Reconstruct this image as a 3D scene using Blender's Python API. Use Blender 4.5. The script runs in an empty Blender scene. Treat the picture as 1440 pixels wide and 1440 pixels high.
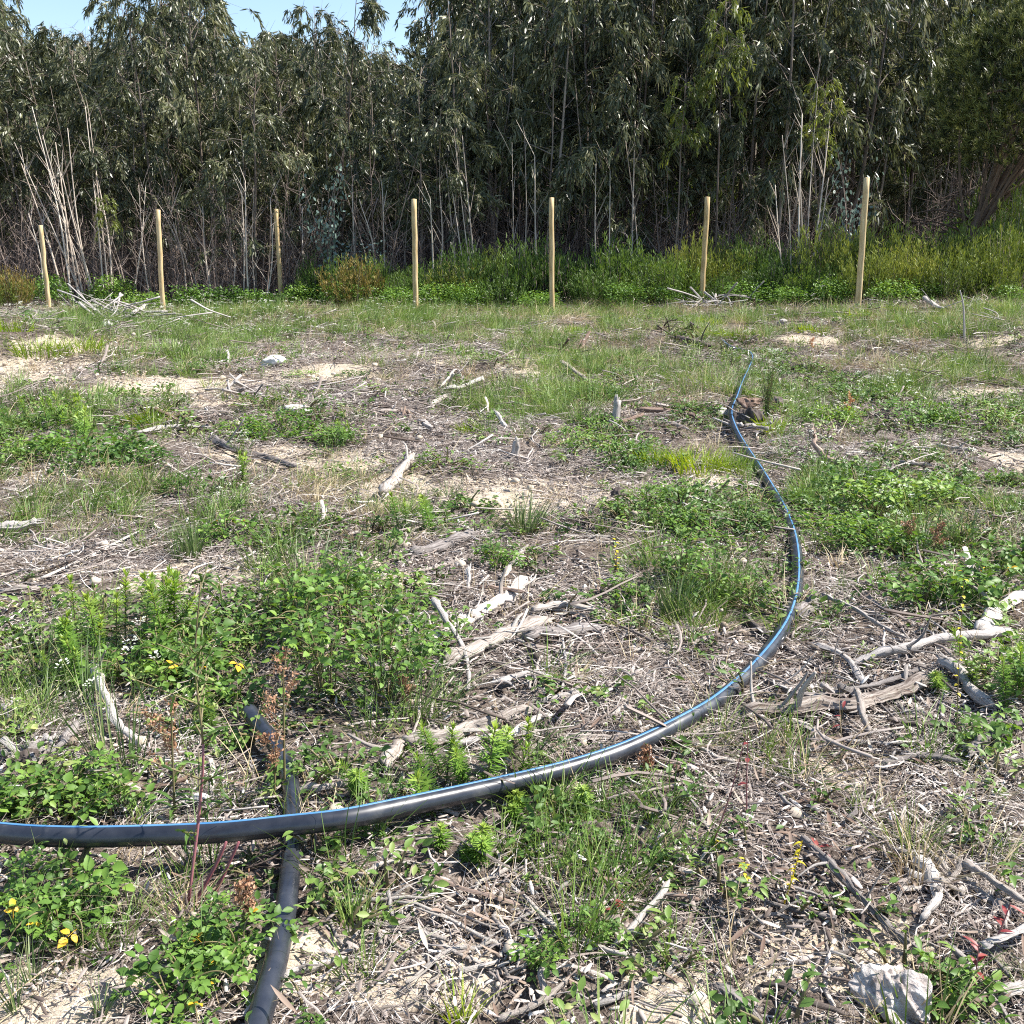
import bpy, math
import numpy as np
from mathutils import Matrix, Vector

R = np.random.RandomState(11)
C = bpy.context.scene.collection
PI = math.pi

# ------------------------------------------------------------------ camera, sky, sun
FPX = 1444.0            # focal length in pixels of the 1440 px photograph
PITCH = math.radians(15.6)
CAMZ = 1.55
scn = bpy.context.scene
cam_d = bpy.data.cameras.new('camera')
cam_d.sensor_width = 36.0
cam_d.lens = 36.0 * FPX / 1440.0
cam_d.clip_start = 0.05
cam_d.clip_end = 1200
cam = bpy.data.objects.new('camera', cam_d)
C.objects.link(cam)
cam.location = (0, 0, CAMZ)
cam.rotation_euler = (PI / 2 - PITCH, 0, 0)
scn.camera = cam

SUN_AZ, SUN_EL = math.radians(80), math.radians(50)     # azimuth clockwise from +Y
w = bpy.data.worlds.new('World')
scn.world = w
w.use_nodes = True
nt = w.node_tree
bg = nt.nodes['Background']
sky = nt.nodes.new('ShaderNodeTexSky')
sky.sky_type = 'NISHITA'
sky.sun_disc = False
sky.sun_elevation = SUN_EL
sky.sun_rotation = SUN_AZ
sky.air_density = 1.0
sky.dust_density = 0.6
sky.ozone_density = 1.6
nt.links.new(sky.outputs[0], bg.inputs[0])
bg.inputs[1].default_value = 0.10
sun_d = bpy.data.lights.new('sun', 'SUN')
sun_d.energy = 4.9
sun_d.angle = math.radians(0.5)
sun_d.color = (1.0, 0.95, 0.87)
sun = bpy.data.objects.new('sun', sun_d)
C.objects.link(sun)
sdir = Vector((math.sin(SUN_AZ) * math.cos(SUN_EL), math.cos(SUN_AZ) * math.cos(SUN_EL), math.sin(SUN_EL)))
sun.rotation_euler = sdir.to_track_quat('Z', 'Y').to_euler()
scn.view_settings.view_transform = 'Standard'
scn.view_settings.look = 'None'
scn.view_settings.gamma = 1.0
scn.view_settings.exposure = 1.22
scn.cycles.max_bounces = 4
scn.cycles.diffuse_bounces = 2
scn.cycles.glossy_bounces = 2
scn.cycles.transmission_bounces = 2
scn.cycles.transparent_max_bounces = 4
scn.cycles.caustics_reflective = False
scn.cycles.caustics_refractive = False
scn.cycles.use_denoising = False
scn.cycles.filter_width = 1.1

# ------------------------------------------------------------------ noise
def _hash(ix, iy, s):
    n = (ix.astype(np.int64) * 374761393 + iy.astype(np.int64) * 668265263 + s * 1442695041) & 0xffffffff
    n = ((n ^ (n >> 13)) * 1274126177) & 0xffffffff
    return ((n ^ (n >> 16)) & 0xffff) / 65535.0

def vnoise(x, y, s=0):
    x = np.asarray(x, float); y = np.asarray(y, float)
    ix = np.floor(x); iy = np.floor(y)
    fx = x - ix; fy = y - iy
    fx = fx * fx * (3 - 2 * fx); fy = fy * fy * (3 - 2 * fy)
    a = _hash(ix, iy, s); b = _hash(ix + 1, iy, s); c = _hash(ix, iy + 1, s); d = _hash(ix + 1, iy + 1, s)
    return (a * (1 - fx) + b * fx) * (1 - fy) + (c * (1 - fx) + d * fx) * fy

def fbm(x, y, s=0, o=4):
    t = 0; a = 0.5; f = 1.0
    for k in range(o):
        t = t + a * vnoise(x * f + 17.3 * k, y * f - 9.1 * k, s + k)
        a *= 0.5; f *= 2.03
    return t / (1 - 0.5 ** o)

# ------------------------------------------------------------------ terrain height
def gb(x, y, cx, cy, rx, ry, h):
    return h * np.exp(-(((x - cx) / rx) ** 2 + ((y - cy) / ry) ** 2))

def H(x, y, fine=True):
    x = np.asarray(x, float); y = np.asarray(y, float)
    z = 0.0 * x
    z = z + gb(x, y, 7.5, 16.5, 4.5, 5.0, 0.30)
    z = z + 7.0 * np.clip((y - 55) / 60, 0, 1) ** 1.5
    z = z - gb(x, y, -6.3, 21.5, 2.4, 3.0, 0.16)
    z = z + gb(x, y, -6.3, 11.9, 1.7, 1.0, 0.50) + gb(x, y, -6.1, 15.6, 1.5, 1.1, 0.20)
    z = z + gb(x, y, -4.6, 9.9, 1.0, .8, .14) + gb(x, y, -5.9, 13.6, 1.6, .8, .18) + gb(x, y, 1.6, 13.5, 1.6, .7, .12) + gb(x, y, 6.0, 12.5, 1.8, .8, .14) + gb(x, y, -1.2, 11.2, 1.7, .6, .12) + gb(x, y, -2.5, 8.3, 1.5, .5, .09) + gb(x, y, 3.6, 8.7, 1.4, .5, .10)
    z = z + 0.16 * (fbm(x * 0.45, y * 0.45, 3, 2) - 0.5) * np.clip((y - 1) / 6, 0, 1)
    z = z + 0.09 * (fbm(x * 1.3, y * 1.3, 5, 2) - 0.5)
    if fine:
        z = z + 0.055 * (fbm(x * 4.1, y * 4.1, 8, 3) - 0.5)
        z = z + 0.022 * (fbm(x * 17, y * 17, 12, 2) - 0.5)
    return z

cp, sp = math.cos(PITCH), math.sin(PITCH)
TS = np.concatenate([np.geomspace(1.2, 60, 900)])
def ray(px, py):
    u = (px - 720.0) / FPX; v = (720.0 - py) / FPX
    d = np.array([u, cp + v * sp, -sp + v * cp])
    return d          # depth along the optical axis = 1
def P(px, py, lift=0.0):
    """the point of the ground (raised by lift) seen at that place of the photograph"""
    d = ray(px, py)
    X = d[0] * TS; Y = d[1] * TS; Z = CAMZ + d[2] * TS
    below = Z < H(X, Y) + lift
    k = int(np.argmax(below)) if below.any() else len(TS) - 1
    k = max(k, 1)
    a = Z[k - 1] - H(X[k - 1], Y[k - 1]) - lift; b = Z[k] - H(X[k], Y[k]) - lift
    f = a / (a - b) if a != b else 0.5
    f = min(max(f, 0), 1)
    t = TS[k - 1] * (1 - f) + TS[k] * f
    return np.array([d[0] * t, d[1] * t, CAMZ + d[2] * t]), t
def G(x, y):
    return float(H(x, y))

# ------------------------------------------------------------------ mesh building
class MB:
    def __init__(s):
        s.V = []; s.Q = []; s.T = []; s.n = 0; s.A = []; s.U = []; s.mq = []; s.mt = []
    def add(s, V, Q=None, T=None, var=0.5, uv=None, mat=0):
        V = np.asarray(V, float).reshape(-1, 3)
        n = len(V)
        s.V.append(V)
        s.A.append(np.broadcast_to(np.asarray(var, float), (n,)).copy())
        s.U.append(np.zeros((n, 2)) if uv is None else np.asarray(uv, float))
        if Q is not None and len(Q):
            Q = np.asarray(Q, int); s.Q.append(Q + s.n); s.mq.append(np.full(len(Q), mat))
        if T is not None and len(T):
            T = np.asarray(T, int); s.T.append(T + s.n); s.mt.append(np.full(len(T), mat))
        s.n += n
    def mesh(s, name, mats, smooth=True):
        V = np.concatenate(s.V); A = np.concatenate(s.A); U = np.concatenate(s.U)
        Q = np.concatenate(s.Q) if s.Q else np.zeros((0, 4), int)
        T = np.concatenate(s.T) if s.T else np.zeros((0, 3), int)
        me = bpy.data.meshes.new(name)
        me.vertices.add(len(V)); me.vertices.foreach_set('co', V.astype(np.float32).ravel())
        nl = len(Q) * 4 + len(T) * 3
        me.loops.add(nl)
        li = np.concatenate([Q.ravel(), T.ravel()]).astype(np.int32)
        me.loops.foreach_set('vertex_index', li)
        me.polygons.add(len(Q) + len(T))
        st = np.concatenate([np.arange(len(Q)) * 4, len(Q) * 4 + np.arange(len(T)) * 3]).astype(np.int32)
        me.polygons.foreach_set('loop_start', st)
        mi = np.concatenate(s.mq + s.mt).astype(np.int32) if (s.mq or s.mt) else np.zeros(0, np.int32)
        if not isinstance(mats, (list, tuple)): mats = [mats]
        for m in mats: me.materials.append(m)
        me.polygons.foreach_set('material_index', mi)
        me.polygons.foreach_set('use_smooth', np.full(len(Q) + len(T), smooth))
        at = me.attributes.new('var', 'FLOAT', 'POINT'); at.data.foreach_set('value', A.astype(np.float32))
        uvl = me.uv_layers.new(name='UVMap')
        uvl.data.foreach_set('uv', U[li].astype(np.float32).ravel())
        me.update(calc_edges=True)
        return me
    def build(s, name, mats, parent=None, smooth=True):
        return link(name, s.mesh(name, mats, smooth), parent)

def link(name, data, parent=None, loc=None):
    o = bpy.data.objects.new(name, data); C.objects.link(o)
    if parent is not None: o.parent = parent
    if loc is not None: o.location = loc
    return o
def tag(o, label=None, cat=None, group=None, kind=None):
    if label: o['label'] = label
    if cat: o['category'] = cat
    if group: o['group'] = group
    if kind: o['kind'] = kind
    return o
def empty(name, loc=(0, 0, 0), rz=0.0):
    o = link(name, None); o.location = loc; o.rotation_euler = (0, 0, rz); o.empty_display_size = 0.1
    return o
KIDS = {}
def part(parent, name, data):
    o = link(name, data, parent); KIDS.setdefault(parent, []).append(o); return o
def copy_thing(o):
    c = o.copy(); C.objects.link(c)
    for ch in KIDS.get(o, []):
        d = ch.copy(); C.objects.link(d); d.parent = c
        KIDS.setdefault(c, []).append(d)
    return c

def nrm(v):
    v = np.asarray(v, float)
    return v / np.maximum(np.linalg.norm(v, axis=-1, keepdims=True), 1e-9)

def tube(mb, pts, rad, sides=6, var=0.5, mat=0, cap=True, rough=0.0, rs=None, flat=1.0):
    """swept tube, UV u round the section, v along it in metres"""
    pts = np.asarray(pts, float); n = len(pts)
    rad = np.broadcast_to(np.asarray(rad, float), (n,))
    T = np.gradient(pts, axis=0); T = nrm(T)
    up = np.array([0, 0, 1.0]) if abs(T[0, 2]) < 0.9 else np.array([1.0, 0, 0])
    N = np.zeros((n, 3)); a = nrm(np.cross(T[0], up)); N[0] = a
    for i in range(1, n):
        a = N[i - 1] - T[i] * np.dot(N[i - 1], T[i]); N[i] = nrm(a)
    B = np.cross(T, N)
    th = np.linspace(0, 2 * PI, sides + 1)
    rr = np.ones((n, sides))
    if rough > 0:
        rs = rs or R
        g = 1 + rough * (rs.rand(1, sides) - 0.5) * 1.6
        rr = g * (1 + rough * (rs.rand(n, sides) - 0.5))
    rr = np.concatenate([rr, rr[:, :1]], 1) * rad[:, None]
    V = pts[:, None, :] + rr[..., None] * (np.cos(th)[None, :, None] * N[:, None, :] + flat * np.sin(th)[None, :, None] * B[:, None, :])
    L = np.concatenate([[0], np.cumsum(np.linalg.norm(np.diff(pts, axis=0), axis=1))])
    uv = np.stack(np.broadcast_arrays((th / (2 * PI))[None, :], L[:, None]), -1).reshape(-1, 2)
    s1 = sides + 1
    i = np.arange(n - 1)[:, None] * s1 + np.arange(sides)[None, :]
    Q = np.stack([i, i + 1, i + 1 + s1, i + s1], -1).reshape(-1, 4)
    V = V.reshape(-1, 3); Tt = []
    if cap:
        c0, c1 = len(V), len(V) + 1
        V = np.concatenate([V, pts[:1] - T[:1] * rad[0] * 0.15, pts[-1:] + T[-1:] * rad[-1] * 0.15])
        uv = np.concatenate([uv, [[0.5, 0]], [[0.5, L[-1]]]])
        for j in range(sides):
            Tt.append((c0, j + 1, j)); b = (n - 1) * s1; Tt.append((c1, b + j, b + j + 1))
    mb.add(V, Q, Tt, var=var, uv=uv, mat=mat)

def catmull(p, m=6):
    p = np.asarray(p, float)
    if len(p) < 3:
        t = np.linspace(0, 1, m * max(len(p) - 1, 1) + 1)[:, None]
        return p[0] * (1 - t) + p[-1] * t
    q = np.concatenate([[2 * p[0] - p[1]], p, [2 * p[-1] - p[-2]]])
    out = []
    for i in range(1, len(q) - 2):
        t = np.linspace(0, 1, m, endpoint=False)[:, None]
        out.append(0.5 * ((2 * q[i]) + (-q[i - 1] + q[i + 1]) * t + (2 * q[i - 1] - 5 * q[i] + 4 * q[i + 1] - q[i + 2]) * t ** 2 + (-q[i - 1] + 3 * q[i] - 3 * q[i + 1] + q[i + 2]) * t ** 3))
    out.append(p[-1:])
    return np.concatenate(out)

def strips(mb, base, d, up, L, W, prof=(0.15, 1, 0.8, 0.05), bend=0.0, bdir=(0, 0, -1), var=0.5, fold=0.0, mat=0):
    """N leaves or blades: narrow sheets that follow a bent axis"""
    base = np.atleast_2d(np.asarray(base, float)); N = len(base)
    d = nrm(np.broadcast_to(np.asarray(d, float), (N, 3))); up = np.broadcast_to(np.asarray(up, float), (N, 3))
    L = np.broadcast_to(np.asarray(L, float), (N,)); W = np.broadcast_to(np.asarray(W, float), (N,))
    bend = np.broadcast_to(np.asarray(bend, float), (N,)); bdir = np.broadcast_to(np.asarray(bdir, float), (N, 3))
    var = np.broadcast_to(np.asarray(var, float), (N,))
    m = len(prof); t = np.linspace(0, 1, m)
    side = nrm(np.cross(d, up) + 1e-5); nn = np.cross(side, d)
    P0 = base[:, None, :] + d[:, None, :] * (L[:, None] * t[None, :])[..., None] + bdir[:, None, :] * (bend[:, None] * L[:, None] * (t ** 2)[None, :])[..., None]
    pw = np.asarray(prof)[None, :] * W[:, None] * 0.5
    l = P0 - side[:, None, :] * pw[..., None]; r = P0 + side[:, None, :] * pw[..., None]
    uvt = np.broadcast_to(t[None, :], (N, m))
    if fold > 0:
        c = P0; l = l + nn[:, None, :] * (pw * fold)[..., None]; r = r + nn[:, None, :] * (pw * fold)[..., None]
        V = np.stack([l, c, r], 2).reshape(-1, 3); k = 3
        us = [0, 0.5, 1]
    else:
        V = np.stack([l, r], 2).reshape(-1, 3); k = 2
        us = [0, 1]
    uv = np.stack([np.broadcast_to(np.asarray(us, float)[None, None, :], (N, m, k)), np.broadcast_to(uvt[..., None], (N, m, k))], -1).reshape(-1, 2)
    b = (np.arange(N) * m * k)[:, None, None] + (np.arange(m - 1) * k)[None, :, None] + np.arange(k - 1)[None, None, :]
    Q = np.stack([b, b + 1, b + 1 + k, b + k], -1).reshape(-1, 4)
    mb.add(V, Q, var=np.repeat(var, m * k), uv=uv, mat=mat)

# ------------------------------------------------------------------ materials
def newmat(name):
    m = bpy.data.materials.new(name); m.use_nodes = True
    nt = m.node_tree; bs = nt.nodes['Principled BSDF']
    return m, nt, bs
def ramp(nt, stops, fac=None):
    r = nt.nodes.new('ShaderNodeValToRGB'); e = r.color_ramp.elements
    while len(e) < len(stops): e.new(0.5)
    for k, (p, c) in enumerate(stops):
        e[k].position = p; e[k].color = (*c, 1)
    if fac is not None: nt.links.new(fac, r.inputs[0])
    return r
def math_(nt, op, a, b=None):
    n = nt.nodes.new('ShaderNodeMath'); n.operation = op
    for k, x in enumerate((a, b)):
        if x is None: continue
        if isinstance(x, (int, float)): n.inputs[k].default_value = x
        else: nt.links.new(x, n.inputs[k])
    return n.outputs[0]
def varfac(nt, wv=0.55, wr=0.45):
    at = nt.nodes.new('ShaderNodeAttribute'); at.attribute_name = 'var'
    oi = nt.nodes.new('ShaderNodeObjectInfo')
    a = math_(nt, 'MULTIPLY', at.outputs['Fac'], wv); b = math_(nt, 'MULTIPLY', oi.outputs['Random'], wr)
    return math_(nt, 'ADD', a, b)
def foliage(name, stops, rough=0.5, trans=0.3, spec=0.35, wr=0.4, patch=0.0):
    m, nt, bs = newmat(name)
    f = varfac(nt, 1 - wr, wr)
    if patch > 0:      # plants of one kind differ from place to place
        geo = nt.nodes.new('ShaderNodeNewGeometry')
        nz = nt.nodes.new('ShaderNodeTexNoise'); nz.inputs['Scale'].default_value = 0.9; nz.inputs['Detail'].default_value = 3
        nt.links.new(geo.outputs['Position'], nz.inputs['Vector'])
        q = math_(nt, 'MULTIPLY', math_(nt, 'SUBTRACT', nz.outputs['Fac'], 0.5), patch * 2)
        f = math_(nt, 'ADD', f, q)
    r = ramp(nt, stops, f)
    nt.links.new(r.outputs[0], bs.inputs['Base Color'])
    bs.inputs['Roughness'].default_value = rough
    bs.inputs['Specular IOR Level'].default_value = spec
    if trans > 0:
        tr = nt.nodes.new('ShaderNodeBsdfTranslucent')
        hs = nt.nodes.new('ShaderNodeHueSaturation'); hs.inputs['Value'].default_value = 1.25; hs.inputs['Hue'].default_value = 0.485; hs.inputs['Saturation'].default_value = 1.1
        nt.links.new(r.outputs[0], hs.inputs['Color']); nt.links.new(hs.outputs[0], tr.inputs[0])
        mx = nt.nodes.new('ShaderNodeMixShader'); mx.inputs[0].default_value = trans
        nt.links.new(bs.outputs[0], mx.inputs[1]); nt.links.new(tr.outputs[0], mx.inputs[2])
        nt.links.new(mx.outputs[0], nt.nodes['Material Output'].inputs[0])
    return m
def wood(name, stops, rough=0.8, gu=9, gv=3.5, bump=0.5, dist=0.002, wr=0.35):
    m, nt, bs = newmat(name)
    uv = nt.nodes.new('ShaderNodeUVMap'); mp = nt.nodes.new('ShaderNodeMapping')
    mp.inputs['Scale'].default_value = (gu, gv, 1)
    nt.links.new(uv.outputs[0], mp.inputs[0])
    oi = nt.nodes.new('ShaderNodeObjectInfo')
    cx = nt.nodes.new('ShaderNodeCombineXYZ'); nt.links.new(math_(nt, 'MULTIPLY', oi.outputs['Random'], 40.0), cx.inputs[2])
    va = nt.nodes.new('ShaderNodeVectorMath'); va.operation = 'ADD'
    nt.links.new(mp.outputs[0], va.inputs[0]); nt.links.new(cx.outputs[0], va.inputs[1])
    n1 = nt.nodes.new('ShaderNodeTexNoise'); n1.inputs['Scale'].default_value = 1.6; n1.inputs['Detail'].default_value = 6; n1.inputs['Roughness'].default_value = 0.7
    nt.links.new(va.outputs[0], n1.inputs['Vector'])
    f = math_(nt, 'ADD', math_(nt, 'MULTIPLY', n1.outputs['Fac'], 1.3), math_(nt, 'MULTIPLY', math_(nt, 'SUBTRACT', varfac(nt, 1 - wr, wr), 0.5), 0.9))
    f = math_(nt, 'SUBTRACT', f, 0.15)
    r = ramp(nt, stops, f)
    nt.links.new(r.outputs[0], bs.inputs['Base Color'])
    bs.inputs['Roughness'].default_value = rough
    bs.inputs['Specular IOR Level'].default_value = 0.25
    bp = nt.nodes.new('ShaderNodeBump'); bp.inputs['Strength'].default_value = bump; bp.inputs['Distance'].default_value = dist
    nt.links.new(n1.outputs['Fac'], bp.inputs['Height']); nt.links.new(bp.outputs[0], bs.inputs['Normal'])
    return m

M = {}
M['euc_leaf'] = foliage('eucalyptus leaf', [(0.0, (0.022, 0.031, 0.013)), (0.36, (0.066, 0.082, 0.034)), (0.66, (0.165, 0.18, 0.085)), (1.0, (0.40, 0.385, 0.23))], 0.40, 0.28, 0.55, 0.2)
M['euc_yellow'] = foliage('fresh eucalyptus leaf', [(0.0, (0.08, 0.11, 0.02)), (1.0, (0.30, 0.35, 0.07))], 0.4, 0.35, 0.45)
M['crumb'] = foliage('sandy crumb', [(0.0, (0.16, 0.12, 0.09)), (0.5, (0.42, 0.35, 0.27)), (1.0, (0.62, 0.54, 0.44))], 0.95, 0.0, 0.1)
M['euc_blue'] = foliage('blue juvenile leaf', [(0.0, (0.10, 0.15, 0.12)), (1.0, (0.28, 0.38, 0.33))], 0.5, 0.2, 0.4)
M['euc_bark'] = wood('eucalyptus bark', [(0.2, (0.08, 0.06, 0.05)), (0.55, (0.20, 0.16, 0.13)), (0.9, (0.38, 0.33, 0.28))], 0.75, 3, 1.2)
M['pale_bark'] = wood('pale sapling bark', [(0.2, (0.18, 0.13, 0.10)), (0.55, (0.38, 0.31, 0.25)), (0.9, (0.60, 0.54, 0.46))], 0.75, 3, 1.2)
M['dead_stem'] = wood('dead understory stem', [(0.2, (0.11, 0.08, 0.07)), (0.9, (0.36, 0.29, 0.25))], 0.85, 3, 2)
M['pine_needle'] = foliage('pine needle', [(0.0, (0.018, 0.028, 0.012)), (0.45, (0.045, 0.065, 0.02)), (1.0, (0.36, 0.38, 0.11))], 0.5, 0.1, 0.3, 0.0)
M['pine_bark'] = wood('pine bark', [(0.2, (0.07, 0.05, 0.04)), (0.8, (0.20, 0.14, 0.10))], 0.9, 6, 6)
M['heath'] = foliage('heath foliage', [(0.0, (0.045, 0.07, 0.015)), (0.45, (0.14, 0.19, 0.035)), (0.8, (0.27, 0.30, 0.06)), (1.0, (0.38, 0.30, 0.09))], 0.6, 0.2, 0.25, 0.5)
M['rust'] = foliage('rusty heath foliage', [(0.0, (0.07, 0.08, 0.02)), (0.5, (0.22, 0.17, 0.045)), (1.0, (0.45, 0.29, 0.08))], 0.6, 0.2, 0.25, 0.3)
M['darkheath'] = foliage('dark scrub foliage', [(0.0, (0.03, 0.06, 0.014)), (0.5, (0.085, 0.15, 0.03)), (1.0, (0.22, 0.31, 0.055))], 0.55, 0.25, 0.3, 0.5)
M['bramble'] = foliage('bramble leaf', [(0.0, (0.04, 0.09, 0.018)), (0.4, (0.085, 0.17, 0.03)), (0.7, (0.15, 0.27, 0.045)), (1.0, (0.27, 0.38, 0.07))], 0.5, 0.3, 0.35, 0.6)
M['bramble_yellow'] = foliage('yellow bramble leaf', [(0.0, (0.60, 0.42, 0.03)), (1.0, (0.72, 0.40, 0.03))], 0.5, 0.3, 0.4)
M['grass'] = foliage('grass blade', [(0.0, (0.06, 0.105, 0.025)), (0.45, (0.12, 0.21, 0.04)), (0.8, (0.24, 0.34, 0.085)), (1.0, (0.44, 0.45, 0.20))], 0.5, 0.3, 0.35, 0.45, 0.25)
M['lime'] = foliage('lime grass blade', [(0.0, (0.11, 0.20, 0.015)), (0.6, (0.24, 0.36, 0.03)), (1.0, (0.40, 0.44, 0.06))], 0.5, 0.35, 0.35, 0.4)
M['herb'] = foliage('herb leaf', [(0.0, (0.045, 0.085, 0.02)), (0.45, (0.085, 0.165, 0.032)), (0.8, (0.18, 0.28, 0.06)), (1.0, (0.36, 0.38, 0.15))], 0.5, 0.28, 0.35, 0.5, 0.35)
M['rush'] = foliage('rush blade', [(0.0, (0.06, 0.11, 0.035)), (0.6, (0.12, 0.19, 0.06)), (1.0, (0.30, 0.30, 0.15))], 0.45, 0.15, 0.35, 0.25)
M['spurge'] = foliage('whorled spurge leaf', [(0.0, (0.07, 0.15, 0.03)), (0.5, (0.17, 0.31, 0.05)), (1.0, (0.38, 0.48, 0.09))], 0.45, 0.35, 0.35, 0.25)
M['straw'] = foliage('dry straw', [(0.0, (0.22, 0.16, 0.09)), (0.6, (0.46, 0.37, 0.22)), (1.0, (0.64, 0.56, 0.38))], 0.6, 0.2, 0.3, 0.4)
M['litter'] = foliage('bleached twig', [(0.0, (0.035, 0.025, 0.022)), (0.35, (0.11, 0.085, 0.072)), (0.55, (0.27, 0.225, 0.20)), (0.78, (0.50, 0.45, 0.41)), (1.0, (0.74, 0.70, 0.64))], 0.75, 0.0, 0.2, 0.35, 0.18)
M['fallen'] = foliage('fallen leaf', [(0.0, (0.10, 0.06, 0.045)), (0.35, (0.22, 0.15, 0.11)), (0.7, (0.38, 0.31, 0.25)), (0.93, (0.50, 0.45, 0.38)), (1.0, (0.34, 0.07, 0.05))], 0.6, 0.15, 0.3, 0.5)
M['white_flower'] = foliage('white flower', [(0.0, (0.62, 0.64, 0.50)), (1.0, (0.82, 0.82, 0.76))], 0.6, 0.3, 0.2)
M['seed'] = foliage('rust brown seed head', [(0.0, (0.22, 0.11, 0.06)), (1.0, (0.48, 0.29, 0.18))], 0.7, 0.1, 0.2)
M['redstem'] = foliage('crimson stem', [(0.0, (0.18, 0.05, 0.06)), (1.0, (0.36, 0.16, 0.17))], 0.5, 0.0, 0.35)
M['redleaf'] = foliage('crimson leaf', [(0.0, (0.20, 0.025, 0.03)), (1.0, (0.34, 0.09, 0.07))], 0.45, 0.25, 0.4)
M['yellow'] = foliage('yellow flower', [(0.0, (0.55, 0.48, 0.03)), (1.0, (0.75, 0.62, 0.05))], 0.5, 0.3, 0.3)
M['orange'] = foliage('orange stem', [(0.0, (0.50, 0.24, 0.10)), (1.0, (0.62, 0.33, 0.15))], 0.5, 0.2, 0.3)
M['stem'] = foliage('green brown stem', [(0.0, (0.10, 0.10, 0.04)), (1.0, (0.22, 0.17, 0.09))], 0.6, 0.0, 0.3)
M['grey_wood'] = wood('weathered grey wood', [(0.18, (0.07, 0.06, 0.055)), (0.34, (0.20, 0.175, 0.165)), (0.52, (0.33, 0.30, 0.28)), (0.8, (0.54, 0.50, 0.47))], 0.85, 20, 7, 1.0, 0.006)
M['pale_wood'] = wood('bleached pale wood', [(0.18, (0.12, 0.09, 0.075)), (0.32, (0.31, 0.265, 0.23)), (0.5, (0.45, 0.40, 0.36)), (0.78, (0.63, 0.585, 0.53))], 0.85, 20, 7, 1.0, 0.006)
M['brown_wood'] = wood('brown twig bark', [(0.15, (0.06, 0.04, 0.03)), (0.5, (0.19, 0.13, 0.10)), (0.9, (0.38, 0.30, 0.25))], 0.85, 10, 4, 0.7, 0.003)
M['dark_wood'] = wood('dark rotten wood', [(0.15, (0.035, 0.027, 0.022)), (0.6, (0.10, 0.08, 0.07)), (0.95, (0.26, 0.22, 0.20))], 0.85, 9, 5, 0.8, 0.005)
M['red_wood'] = wood('reddish root wood', [(0.25, (0.07, 0.04, 0.03)), (0.5, (0.25, 0.17, 0.13)), (0.85, (0.52, 0.42, 0.36))], 0.85, 9, 5, 0.8, 0.004)
M['post_wood'] = wood('treated pine post', [(0.2, (0.17, 0.11, 0.05)), (0.4, (0.40, 0.28, 0.13)), (0.65, (0.56, 0.43, 0.24)), (0.9, (0.66, 0.54, 0.34))], 0.7, 5, 2.2, 0.6, 0.004)

def stone_mat(name, a, b, c, scale=9, dist=0.01):
    m, nt, bs = newmat(name)
    tc = nt.nodes.new('ShaderNodeTexCoord')
    n1 = nt.nodes.new('ShaderNodeTexNoise'); n1.inputs['Scale'].default_value = scale; n1.inputs['Detail'].default_value = 8; n1.inputs['Roughness'].default_value = 0.65
    nt.links.new(tc.outputs['Object'], n1.inputs['Vector'])
    r = ramp(nt, [(0.3, a), (0.5, b), (0.7, c)], n1.outputs['Fac'])
    nt.links.new(r.outputs[0], bs.inputs['Base Color']); bs.inputs['Roughness'].default_value = 0.9
    bp = nt.nodes.new('ShaderNodeBump'); bp.inputs['Strength'].default_value = 0.8; bp.inputs['Distance'].default_value = dist
    nt.links.new(n1.outputs['Fac'], bp.inputs['Height']); nt.links.new(bp.outputs[0], bs.inputs['Normal'])
    return m
M['stone'] = stone_mat('pale limestone', (0.34, 0.31, 0.28), (0.55, 0.53, 0.49), (0.72, 0.70, 0.66))
M['crust'] = stone_mat('crusty bark chunk', (0.20, 0.15, 0.13), (0.48, 0.43, 0.40), (0.78, 0.75, 0.71), 26, 0.03)

m, nt, bs = newmat('black polyethylene pipe')
tc = nt.nodes.new('ShaderNodeTexCoord')
n1 = nt.nodes.new('ShaderNodeTexNoise'); n1.inputs['Scale'].default_value = 14; n1.inputs['Detail'].default_value = 7
nt.links.new(tc.outputs['Object'], n1.inputs['Vector'])
r = ramp(nt, [(0.38, (0.014, 0.016, 0.023)), (0.58, (0.026, 0.029, 0.038)), (0.70, (0.06, 0.06, 0.062)), (0.82, (0.16, 0.14, 0.12))], n1.outputs['Fac'])
nt.links.new(r.outputs[0], bs.inputs['Base Color'])
rr = ramp(nt, [(0.3, (0.24,) * 3), (0.7, (0.42,) * 3)], n1.outputs['Fac']); nt.links.new(rr.outputs[0], bs.inputs['Roughness'])
bs.inputs['Specular IOR Level'].default_value = 0.8
M['pipe'] = m
m, nt, bs = newmat('blue pipe stripe')
n1 = nt.nodes.new('ShaderNodeTexNoise'); n1.inputs['Scale'].default_value = 30; n1.inputs['Detail'].default_value = 5
r = ramp(nt, [(0.35, (0.05, 0.17, 0.36)), (0.7, (0.11, 0.25, 0.44))], n1.outputs['Fac']); nt.links.new(r.outputs[0], bs.inputs['Base Color'])
bs.inputs['Roughness'].default_value = 0.4
M['stripe'] = m

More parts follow.
